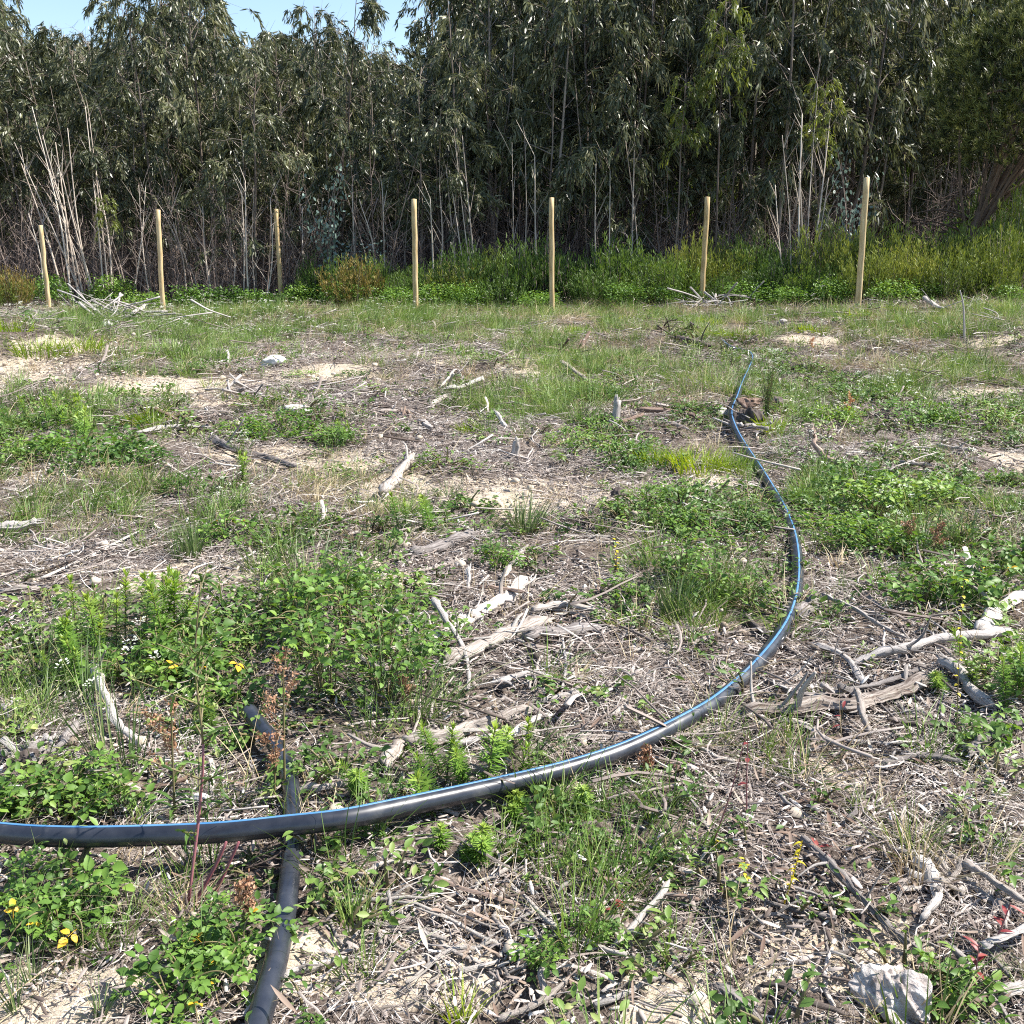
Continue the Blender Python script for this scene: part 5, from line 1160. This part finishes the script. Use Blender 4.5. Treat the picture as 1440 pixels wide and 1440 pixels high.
def bramble_proto(seed, rad, h, ncane, nleaf, small=False, yellow=0):
    rs = np.random.RandomState(seed); o = empty('bramble'); L = LS if small else LV; lv = 0
    for c in range(ncane):
        a = rs.rand() * 6.28; r = rad * rs.uniform(.5, 1.1); hh = h * rs.uniform(.6, 1.1)
        p = catmull(np.array([[0.02 * math.cos(a), .02 * math.sin(a), -.02], [r * .3 * math.cos(a + .2), r * .3 * math.sin(a + .2), hh * .8], [r * .7 * math.cos(a), r * .7 * math.sin(a), hh], [r * math.cos(a - .15), r * math.sin(a - .15), hh * (.55 if not small else .95)]]), 5)
        mb = MB(); tube(mb, p, np.linspace(.003, .0012, len(p)), 5, cap=False, var=.6); part(o, 'stem', mb.mesh('stem', M['stem']))
        n = nleaf // ncane
        for j in range(n):
            f = (j + rs.rand()) / n * .85 + .15; i = f * (len(p) - 1); q = np.array([np.interp(i, np.arange(len(p)), p[:, k]) for k in range(3)]) + rs.normal(0, .018 if not small else .03, 3); q[2] = max(q[2], .012)
            me = LY if (yellow and lv % 29 == 3) else L[rs.randint(len(L))]; l = part(o, 'leaf', me); lv += 1
            l.location = q; l.rotation_euler = (rs.normal(0, .4), rs.normal(-.1, .45), a + rs.choice([-1, 1]) * rs.uniform(.3, 1.5)); s = rs.uniform(.55, 1.15); l.scale = (s, s, s)
    return o
def put(proto_list, used, k, px, py, s, label, cat, group, sz=None):
    o = proto_list[k] if k not in used else copy_thing(proto_list[k]); used.add(k)
    q, d = P(px, py); o.location = (q[0], q[1], q[2]); o.rotation_euler = (0, 0, rt.rand() * 6.28); o.scale = (s, s, sz or s); tag(o, label, cat, group); return o
BP = [bramble_proto(11, .15, .11, 8, 72, yellow=1), bramble_proto(12, .14, .09, 7, 56), bramble_proto(13, .18, .12, 9, 84), bramble_proto(14, .16, .19, 12, 200, True), bramble_proto(15, .19, .2, 13, 230, True)]
ub = set()
for (k, a, b, s, lab) in [(0, 85, 1310, .95, 'bright bramble with yellowed leaves at the bottom left'), (2, 40, 1280, .75, 'bramble with many leaves against the left edge below the pipe'), (1, 130, 1265, .7, 'small bramble right beside the yellow leaved one'), (1, 265, 1385, .8, 'bramble left of the plain pipe near the bottom edge'), (0, 340, 1345, .7, 'thin bramble with yellow tips touching the plain pipe'), (2, 290, 1320, .55, 'bramble under the red stemmed thistle'),
    (1, 40, 1150, 1.0, 'bramble just above the left end of the striped pipe'), (2, 100, 1130, .9, 'bramble right of the rotten stump above the pipe'), (1, 165, 1150, .85, 'small bramble hugging the upper side of the pipe'), (0, 250, 1430, .8, 'bramble sprig at the bottom edge left of the plain pipe'), (1, 770, 1360, .55, 'small single leafed bramble seedling at the bottom centre'), (2, 838, 1325, .45, 'small round leaved seedling left of the white fibres'),
    (4, 430, 930, 1.1, 'leafy green shrub above the end of the plain pipe'), (3, 490, 900, 1.15, 'leafy shrub in the middle of the green mass left of the logs'), (4, 540, 930, 1.0, 'leafy shrub at the right end of the green mass'), (3, 460, 985, 1.1, 'low leafy shrub below the green mass'), (4, 540, 990, 1.0, 'dark leafy shrub above the elbow shaped log'), (3, 580, 960, .9, 'leafy shrub touching the pale slanting log'), (4, 500, 850, .85, 'pale green shrub at the top of the green mass'), (3, 410, 875, .9, 'leafy shrub on the left flank of the green mass'),
    (0, 280, 960, 1.2, 'bramble between the spurge and the thistle'), (2, 230, 940, 1.1, 'bramble below the tall bright spurge'), (1, 330, 990, 1.0, 'bramble left of the plain pipe end'), (2, 180, 960, 1.0, 'bramble among the tall left rushes'), (2, 1290, 860, 1.2, 'bramble under the yellow flowering stalk'), (2, 1340, 850, 1.3, 'broad leaved bramble right of the bare litter'), (0, 1400, 845, 1.3, 'bramble with yellow leaves at the right edge'), (2, 1425, 800, 1.2, 'bramble higher up the right edge'),
    (3, 1000, 850, .85, 'leafy shrub just left of the pipe bend'), (3, 1055, 860, .6, 'small leafy shrub touching the pipe bend'), (4, 960, 820, .85, 'leafy shrub left of the arching dry grass'), (1, 1385, 1040, .9, 'bramble sprig beside the grey slab of wood'), (1, 1330, 1420, .8, 'seedling right of the crusty chunk'), (3, 1425, 990, .9, 'dense small leaved shrub at the right edge below the branch'),
    (2, 700, 800, .8, 'dark bramble below the rush tussock'), (2, 880, 850, .8, 'bramble right of the level grey log'), (0, 320, 760, 1.0, 'bramble at the foot of the twin rushes')]:
    put(BP, ub, k, a, b, s, lab, 'bramble' if k < 3 else 'shrub', None)
# distant leafy clumps
CL = [leafy_mesh(520, .30, .19, .018, .04, .62, 1200 + k, stems=8).mesh('leafy_clump', [M['bramble'], M['stem']]) for k in range(4)]
for k, (a, b, s, lab) in enumerate([(150, 665, 1.5, 'dark bramble clump below the pale green spires on the left'), (110, 650, 1.3, 'bramble clump at the left of the dark one'), (200, 655, 1.1, 'bramble clump right of the dark one'), (60, 640, 1.2, 'leafy clump at the left edge of the middle ground'), (350, 615, 1.1, 'low clump behind the dark grey log'), (400, 612, 1.1, 'low clump in front of the flat whitish stone'), (445, 618, 1.2, 'low clump right of the flat whitish stone'), (480, 625, 1.0, 'low clump at the right end of that green row'),
    (895, 655, 1.1, 'green clump left of the bright lime grass'), (870, 640, 1.0, 'green clump below the tall thin stub'), (800, 625, .9, 'green clump right of the split stump'), (840, 600, .9, 'clump behind the tall thin stub'), (940, 700, 1.0, 'clump right of the small dark stump'), (995, 735, .9, 'wide clump left of the narrowing pipe'), (1045, 750, .7, 'clump touching the pipe above its bend'), (960, 745, 1.0, 'clump above the blue green grass'), (1130, 590, 1.0, 'dark clump right of the log chunk'), (1170, 600, 1.1, 'dark clump beside the orange stalks'), (1270, 590, 1.2, 'dark clump in the right middle ground'), (1330, 600, 1.2, 'dark clump right of the middle ground stalks'), (1400, 590, 1.2, 'dark clump at the right edge of the middle ground'),
    (1210, 700, 1.2, 'green clump right of the reddish root'), (1260, 720, 1.2, 'green clump with white flowers right of the pipe'), (1190, 760, 1.1, 'green clump right of the pipe bend'), (1330, 700, 1.0, 'green clump far right above the brown stalks'), (1160, 712, .75, 'green clump right of the narrowing pipe'), (260, 690, .9, 'small green clump above the twin rushes'), (500, 530, .9, 'solitary green clump right of the pale stone'), (425, 530, .6, 'small dark clump right of the pale stone'), (1240, 780, 1.0, 'clump above the dead branches on the right'), (610, 735, .7, 'small green clump beside the pale log end')]):
    o = plant_at('leafy_clump', a, b, None, s * .8, lab, 'plant', 'leafy clumps on the clearing'); part(o, 'foliage', CL[k % 4])['kind'] = 'stuff'; o.scale[0] *= rt.uniform(.7, 1.5); o.scale[1] *= rt.uniform(.6, 1.1); o.scale[2] *= rt.uniform(.6, 1.2)
# whorled spurge
def shoot(seed, h, n):
    rs = np.random.RandomState(seed); mb = MB(); ln = rs.normal(0, .06, 2); t = np.linspace(0, 1, 6); p = np.stack([ln[0] * t * h, ln[1] * t * h, t * h], -1); tube(mb, p, np.linspace(.0028, .0014, 6), 5, cap=False, mat=1)
    n = int(n * 1.0); f = .12 + .9 * rs.rand(n) ** .8; a = np.arange(n) * 2.4; q = np.stack([ln[0] * f * h, ln[1] * f * h, f * h], -1); el = .25 + .7 * np.clip(f - .3, 0, 1) ** 2 + (f > .95) * .5
    d = np.stack([np.cos(a) * np.cos(el), np.sin(a) * np.cos(el), np.sin(el)], -1)
    strips(mb, q, d, np.stack([-np.cos(a) * .3, -np.sin(a) * .3, 1 + 0 * a], -1), rs.uniform(.03, .05, n) * (1 - .3 * (f > .9)), .0052, (.5, 1, .9, .1), .12, (0, 0, -1), np.clip(.15 + .75 * f ** 2 + rs.normal(0, .1, n), 0, 1), .15)
    return mb.mesh('shoot', [M['spurge'], M['stem']])
SH = [shoot(31, .20, 150), shoot(32, .24, 190), shoot(33, .15, 110), shoot(34, .27, 220)]
def spurge(px, py, top, n, label, wide=.06):
    q, d = P(px, py); h = max((py - top) * d / FPX * 1.12, .08); o = empty('spurge', q); tag(o, label, 'spurge', 'whorled spurge plants')
    for j in range(n):
        me = SH[rt.randint(4)]; c = part(o, 'shoot', me); hh = {0: .20, 1: .24, 2: .15, 3: .27}[SH.index(me)]; s = h / hh * rt.uniform(.72, 1.0) if j else h / hh
        c.location = (rt.normal(0, wide), rt.normal(0, wide), -.01); c.rotation_euler = (rt.normal(0, .24), rt.normal(0, .24), rt.rand() * 6.28); sx = max(.8, min(1.3, s)); c.scale = (sx, sx, s)
for (a, b, t, n, wd, lab) in [(218, 920, 812, 7, .07, 'tall bright spurge clump with a rounded top left of the thistle'), (120, 960, 870, 4, .06, 'spurge clump among the left rushes'), (150, 920, 820, 4, .05, 'pale spurge behind the left rushes'), (98, 975, 910, 2, .03, 'short spurge shoot left of the leaning stick'), (640, 1115, 1030, 5, .05, 'spurge clump directly above the pipe, the taller left one'), (700, 1100, 1025, 5, .06, 'spurge clump directly above the pipe, the wider right one'), (522, 1110, 1055, 2, .02, 'small lone spurge shoot above the pipe left of the two clumps'),
    (568, 755, 695, 2, .03, 'yellow tipped spurge shoot above the leafy mass'), (600, 750, 688, 2, .03, 'dark green spurge shoot left of the sandy patch'), (1425, 985, 895, 5, .06, 'spurge clump at the right edge'), (655, 1210, 1165, 3, .04, 'bright spurge shoots just below the pipe'), (620, 1190, 1160, 2, .04, 'flattened spurge shoot below the pipe, left one'), (750, 1140, 1105, 3, .05, 'spurge leaning out below the pipe'), (80, 600, 555, 6, .12, 'pale green spire plants on the left middle ground, left group'), (100, 620, 565, 6, .12, 'pale green spire plants on the left middle ground, right group'),
    (342, 690, 640, 3, .03, 'small green spire with orange stem base in front of the dark grey log'), (488, 625, 590, 3, .05, 'dark green spire plant at the end of the low green row'), (1345, 985, 940, 2, .03, 'small spurge left of the right edge clump'), (270, 1020, 985, 2, .04, 'small spurge shoots behind the thistle stem')]:
    spurge(a, b, t, n, lab, wd)
# grasses, rushes, tufts
def tuft(name, seed, n, rad, h0, h1, wd, bend, lean, mat, px, py, top, label, cat='grass', group=None, v=.45):
    hh = hpx(px, py, top); s = hh / h1; me = grass_mesh(n, rad / s * min(s * 1.6, 1.0), h0, h1, max(wd, hpx(px, py, py - 1.3)) / s, seed, bend, lean, v).mesh(name, M[mat])
    return plant_at(name, px, py, me, 1.0, label, cat, group, sz=None) if False else plant_at(name, px, py, me, s, label, cat, group)
k = 2000
for (a, b, t, n, rad, lean, lab) in [(738, 752, 672, 130, .10, .42, 'round blue green rush tussock in front of the sandy patch'), (272, 788, 700, 60, .05, .16, 'upright dark rush tuft left of the tan sand'), (250, 790, 730, 40, .05, .3, 'shorter rush tuft beside the upright one'), (440, 850, 720, 120, .14, .5, 'wide fine grass tussock above the leafy mass'), (500, 830, 760, 90, .14, .55, 'grass tussock above the pale green shrub'), (945, 870, 775, 90, .08, .35, 'blue green grass tussock right of the root crown'), (900, 850, 790, 60, .08, .5, 'small grass tussock left of the blue green one'),
    (60, 960, 800, 34, .08, .25, 'tall dark rush stems at the left edge'), (150, 1075, 835, 30, .06, .16, 'very tall thin rush stems in front of the left spurge'), (185, 1085, 900, 24, .05, .12, 'tall rush stems right of the grey leaning stick'), (120, 1000, 850, 26, .06, .2, 'tall rush stems behind the rotten stump'), (560, 1010, 830, 60, .16, .6, 'loose arching rushes over the leafy mass'), (1300, 780, 690, 60, .10, .3, 'tall brownish green grass tuft at the right'), (1350, 770, 690, 60, .10, .3, 'tall brownish grass tuft farther right'), (60, 1000, 930, 30, .08, .4, 'grass tuft above the rotten stump'),
    (600, 1010, 900, 40, .12, .7, 'thin arching rushes left of the elbow shaped log'), (740, 1060, 970, 50, .12, .8, 'flattened rushes behind the pipe near the spurge'), (20, 1420, 1330, 24, .04, .3, 'green grass tuft in the bottom left corner'), (45, 1390, 1300, 24, .04, .4, 'grass tuft rising through the bottom left bramble'), (140, 1435, 1370, 26, .05, .5, 'grass tuft on the sand at the bottom left'), (270, 1360, 1225, 14, .05, .5, 'few long blades beside the thistle base')]:
    k += 1; tuft('rush_tussock', k, n, rad / .6 * .7, .35, .6, .0032, .35, lean, 'rush', a, b, t, lab, 'rush', 'rush tussocks')
for (a, b, t, n, rad, mat, lab) in [(205, 597, 558, 160, .14, 'lime', 'bright lime grass tuft behind the dark bramble clump'), (660, 607, 585, 120, .12, 'lime', 'small lime grass tuft left of the split stump'), (980, 660, 612, 260, .26, 'lime', 'largest lime grass patch beside the far pipe'), (925, 650, 618, 200, .2, 'lime', 'lime grass patch left of the largest one'), (1030, 662, 625, 160, .16, 'lime', 'lime grass patch touching the far pipe'), (1085, 608, 572, 120, .1, 'lime', 'lime grass tuft right of the log chunk'), (815, 470, 450, 160, .22, 'lime', 'lime grass tuft on the far ground left of the sixth post'), (1035, 475, 452, 200, .3, 'lime', 'lime grass tuft by the far pipe end'), (1000, 458, 440, 160, .25, 'lime', 'lime grass tuft at the foot of the sixth post'),
    (1145, 468, 450, 200, .35, 'lime', 'lime grass tuft left of the tallest post on the far ground'), (1205, 450, 428, 140, .2, 'lime', 'lime grass tuft around the foot of the tallest post'), (1270, 440, 425, 120, .25, 'lime', 'lime grass tuft right of the tallest post'), (1395, 432, 418, 120, .25, 'lime', 'lime grass tuft at the far right'), (640, 500, 478, 160, .3, 'grass', 'green grass tuft on the far ground right of the fourth post'), (870, 455, 436, 120, .3, 'lime', 'lime grass tuft right of the fifth post'), (60, 500, 460, 200, .35, 'lime', 'yellow green grass clump by the left sand bank'), (110, 495, 462, 200, .35, 'lime', 'yellow green clump right of the left sand bank'), (230, 500, 465, 200, .4, 'grass', 'green grass clump in front of the brush heap'), (180, 505, 470, 200, .4, 'grass', 'green grass clump left below the brush heap'), (280, 510, 478, 200, .4, 'grass', 'green grass clump left of the pale stone'), (320, 505, 475, 160, .35, 'grass', 'green grass clump just left above the pale stone'), (10, 465, 440, 200, .35, 'lime', 'lime clump at the far left edge'),
    (810, 1330, 1175, 60, .05, 'grass', 'green grass clump under the pipe at bottom centre'), (870, 1250, 1110, 90, .09, 'grass', 'fine grass clump below the pipe right of centre'), (780, 1220, 1120, 90, .10, 'grass', 'fine grass clump below the pipe at centre'), (1290, 1240, 1130, 60, .06, 'straw', 'pale seeded grass clump on the right litter'), (30, 1330, 1230, 50, .06, 'grass', 'grass clump behind the bottom left bramble'), (500, 1300, 1220, 60, .04, 'grass', 'small grass clump right of the plain pipe'), (1130, 1100, 1030, 50, .04, 'grass', 'small green tuft right of the crimson stems'), (1075, 1090, 1030, 40, .03, 'grass', 'small dark tuft between the crimson stems'), (650, 1440, 1370, 40, .03, 'lime', 'lime sprig at the bottom edge'), (60, 570, 530, 200, .3, 'grass', 'grass clump below the left sand bank'), (130, 560, 530, 200, .3, 'grass', 'grass clump behind the pale green spires')]:
    k += 1; tuft('grass_clump', k, n, rad / .6 * .8, .10, .2, .0035 if mat != 'lime' else .004, .5, .45, mat, a, b, t, lab, 'grass', 'grass clumps', .5)
for (a, b, t, lab) in [(1050, 850, 790, 'arching bleached dry grass tussock left of the pipe bend'), (440, 710, 665, 'dry straw coloured tussock left of the pale log'), (1180, 800, 750, 'pale dry stems fanning out right of the pipe bend'), (1000, 900, 850, 'dry grass beside the bare soil inside the bend'), (805, 960, 905, 'dead white grass tuft below the grey log')]:
    k += 1; tuft('dry_tussock', k, 60, .12, .2, .4, .003, .9, .9, 'straw', a, b, t, lab, 'grass', 'dry grass tussocks', .6)
# dock with rusty seed heads
def dock(px, py, top, label, seed, mat='seed'):
    q, d = P(px, py); h = hpx(px, py, top); rs = np.random.RandomState(seed); o = empty('dock_plant', q); tag(o, label, 'plant')
    mb = MB(); p = catmull(np.array([[0, 0, -.02], [.01, 0, h * .5], [0.02, 0, h]]), 5); tube(mb, p, np.linspace(.004, .002, len(p)), 5, cap=False); part(o, 'stem', mb.mesh('stem', M['orange'] if mat == 'orange' else M['stem']))
    for j in range(7):
        f = .45 + .5 * j / 6; c = np.array([.01, 0, h * f]); a = rs.rand() * 6.28; L = h * rs.uniform(.10, .24); e = c + np.array([math.cos(a) * L, math.sin(a) * L, L * 1.1]); sm = MB(); tube(sm, np.array([c, (c + e) / 2 + [0, 0, -.01], e]), [.0018, .0015, .001], 4, cap=False, mat=1)
        n = 46; g_ = rs.rand(n, 1) * .75 + .25; b = c * (1 - g_) + e * g_ + rs.normal(0, .006, (n, 3)); strips(sm, b, rs.normal(0, 1, (n, 3)) + [0, 0, .6], rs.normal(0, 1, (n, 3)), rs.uniform(.006, .012, n), .006, (.4, 1, .3), 0, (0, 0, 1), rs.rand(n)); part(o, 'seed_head', sm.mesh('seed_head', [M[mat], M['stem']]))
    n = 10; a = rs.rand(n) * 6.28; lm = MB(); strips(lm, np.stack([0 * a, 0 * a, rs.rand(n) * h * .3], -1), np.stack([np.cos(a), np.sin(a), .7 + 0 * a], -1), (0, 0, 1), rs.uniform(.05, .1, n), .012, (.3, 1, .8, .1), .5, (0, 0, -1), rs.rand(n), .3); part(o, 'foliage', lm.mesh('foliage', M['herb']))
dock(400, 1120, 950, 'dock plant with a large rust brown seed head beside the plain pipe', 1); dock(385, 1130, 1040, 'lower rusty seeded dock in front of the plain pipe', 2); dock(245, 1150, 1010, 'thin branched seeding weed behind the pipe left of the thistle', 3); dock(340, 1310, 1250, 'rusty seedling left of the plain pipe', 4)
dock(1190, 600, 560, 'orange stalked weed in the right middle ground', 5, 'orange'); dock(1140, 500, 478, 'orange weed on the far ground', 6, 'orange'); dock(1270, 780, 735, 'brown seeded stalk at the right', 7); dock(1310, 790, 740, 'second brown seeded stalk at the right, nearer the edge', 8); dock(900, 1100, 1060, 'small pinkish seed head by the lower side of the pipe', 9); dock(565, 1010, 955, 'pinkish seed head left of the elbow shaped log', 10)
# red stemmed thistle
def thistle():
    q, d = P(285, 1275); h = hpx(285, 1275, 890); o = empty('thistle', q); tag(o, 'tall thistle with a crimson stem rising behind and above the pipe', 'thistle'); rs = np.random.RandomState(3)
    mb = MB(); p = catmull(np.array([[-.035, 0, 0], [-.005, .06, h * .3], [.012, .07, h * .5], [.004, .09, h * .75], [.03, .10, h]]), 4); tube(mb, p, np.linspace(.0042, .0015, len(p)), 7, rough=.15, rs=rs, var=.6) if False else tube(mb, p[:9], np.linspace(.0042, .003, 9), 7, rough=.15, rs=rs, var=.6); part(o, 'stem', mb.mesh('stem', M['redstem'])); mb = MB(); tube(mb, p[8:], np.linspace(.003, .0014, len(p) - 8), 6, rough=.1, rs=rs, var=.7); part(o, 'upper_stem', mb.mesh('upper_stem', M['stem']))
    for j in range(20):
        f = rs.uniform(.15, 1); c = np.array([np.interp(f * (len(p) - 1), np.arange(len(p)), p[:, i]) for i in range(3)]); a = rs.rand() * 6.28; L = rs.uniform(.05, .14); e = c + np.array([math.cos(a), math.sin(a), .7]) * L; bm_ = MB(); tube(bm_, np.array([c, (c + e) / 2, e]), [.0025, .002, .0012], 4, cap=False, var=.3, mat=0)
        n = 9; g_ = rs.rand(n, 1); strips(bm_, c * (1 - g_) + e * g_, rs.normal(0, 1, (n, 3)), rs.normal(0, 1, (n, 3)), rs.uniform(.02, .05, n), .008, (.4, 1, .5, .9, .1), .2, (0, 0, -1), rs.rand(n), .3, mat=1); part(o, 'side_branch', bm_.mesh('side_branch', [M['stem'], M['herb']]))
    for j in range(2):
        mb = MB(); tube(mb, catmull(np.array([[-.03 + .04 * j, 0, -.01], [.03 + .03 * j, .02, h * .12], [.06 + .03 * j, .03, h * .2]]), 4), [.0045] * 5 + [.004] * 3 + [.003], 6, rough=.15, rs=rs, var=.4); part(o, 'stem', mb.mesh('stem', M['redstem']))
thistle()
# thin coloured seedlings
def seedling(px, py, top, label, seed, stem='stem', leaf='herb', n=10, ll=.03, lw=.012, droop=.3, name='seedling'):
    q, d = P(px, py); h = hpx(px, py, top); rs = np.random.RandomState(seed); o = empty(name, q); tag(o, label, 'seedling'); mb = MB(); l = rs.normal(0, .12, 2) * h
    p = catmull(np.array([[0, 0, -.01], [l[0] * .6, l[1] * .6, h * .5], [l[0], l[1], h]]), 4); tube(mb, p, np.linspace(.0022, .001, len(p)), 5, cap=False); part(o, 'stem', mb.mesh('stem', M[stem]))
    for j in range(n):
        f = .3 + .7 * (j + .5) / n; c = np.array([np.interp(f * (len(p) - 1), np.arange(len(p)), p[:, i]) for i in range(3)]); a = rs.rand() * 6.28; lm = MB(); strips(lm, c, [math.cos(a), math.sin(a), rs.uniform(-.2, .8)], (0, 0, 1), ll * rs.uniform(.7, 1.2), lw, (.2, .9, 1, .6, .05), droop, (0, 0, -1), rs.rand(), .3); part(o, 'leaf', lm.mesh('leaf', M[leaf]))
seedling(1000, 1190, 1040, 'thin crimson stemmed seedling left of the small tufts', 1, 'redstem', 'herb', 3, .02, .004); seedling(1050, 1150, 1035, 'second crimson stemmed seedling leaning right', 2, 'redstem', 'redleaf', 3)
seedling(1100, 1275, 1190, 'yellow seedling with drooping leaves on the bare soil', 3, 'yellow', 'yellow', 14, .022, .008, .8); seedling(1045, 1250, 1210, 'small green and yellow seedling on the bare soil', 4, 'stem', 'yellow', 8, .02, .009); seedling(1005, 1205, 1180, 'tiny yellow flowered seedling below the crimson stem', 5, 'stem', 'yellow', 9, .012, .006)
seedling(1345, 1050, 830, 'tall thin stalk with clustered yellow flowers in front of the right branches', 6, 'brown' if False else 'stem', 'yellow', 15, .016, .010, .5, 'flowering_stalk'); seedling(1395, 1330, 1270, 'crimson leaved seedling near the right edge', 7, 'redstem', 'redleaf', 6, .035, .01); seedling(1370, 1410, 1340, 'red and green seedling at the bottom right', 8, 'redstem', 'redleaf', 8, .035, .01); seedling(1180, 1040, 990, 'seedling with a crimson leaf on the thickest pale log', 9, 'stem', 'redleaf', 3, .035, .01)
seedling(1410, 1270, 1215, 'dark green seedling at the right edge tangle', 10, 'stem', 'bramble', 7, .035, .015); seedling(857, 1290, 1265, 'small red leafed seedling in the grass at bottom centre', 11, 'redstem', 'redleaf', 4, .03, .012); seedling(1150, 1200, 1190, 'flat crimson leaves lying on the litter', 12, 'redstem', 'redleaf', 4, .04, .012); seedling(870, 820, 760, 'yellow flowered stalk left of the blue green grass', 13, 'stem', 'yellow', 12, .02, .012, .2, 'flowering_stalk')
# tall white flowering weed by the far pipe
def umbel(px, py, top, label, seed, n=16):
    q, d = P(px, py); h = hpx(px, py, top); rs = np.random.RandomState(seed); o = empty('white_flowered_weed', q); tag(o, label, 'weed')
    for j in range(n):
        a = rs.rand() * 6.28; r = rs.uniform(0, .11); t = np.array([r * math.cos(a), r * math.sin(a), h * rs.uniform(.55, 1)]); mb = MB(); tube(mb, catmull(np.array([[0, 0, 0], t * [.4, .4, .55], t]), 3), np.linspace(.002, .001, 7), 3, cap=False, mat=1)
        m_ = 14; aa = rs.rand(m_) * 6.28; rr = rs.rand(m_) ** .5 * .02; strips(mb, t + np.stack([rr * np.cos(aa), rr * np.sin(aa), rs.rand(m_) * .01], -1), np.stack([np.cos(aa), np.sin(aa), .2 + 0 * aa], -1), (0, 0, 1), .008, .007, (.4, 1, .4), 0, (0, 0, 1), rs.rand(m_))
        m_ = 14; f = rs.rand(m_, 1); strips(mb, t * f, rs.normal(0, 1, (m_, 3)) + [0, 0, .5], rs.normal(0, 1, (m_, 3)), rs.uniform(.03, .06, m_), .006, (.4, 1, .1), .3, (0, 0, -1), rs.rand(m_), mat=2); part(o, 'flower_stem', mb.mesh('flower_stem', [M['white_flower'], M['stem'], M['herb']]))
umbel(1078, 590, 492, 'tall feathery weed with white flower heads standing right of the far pipe', 1, 30); umbel(340, 650, 600, 'white flowered weed behind the dark grey log', 2, 10); umbel(1250, 720, 680, 'white flowered weed in the right middle ground', 3, 12); umbel(35, 430, 400, 'pale flowering weed left of the first post', 4, 12)
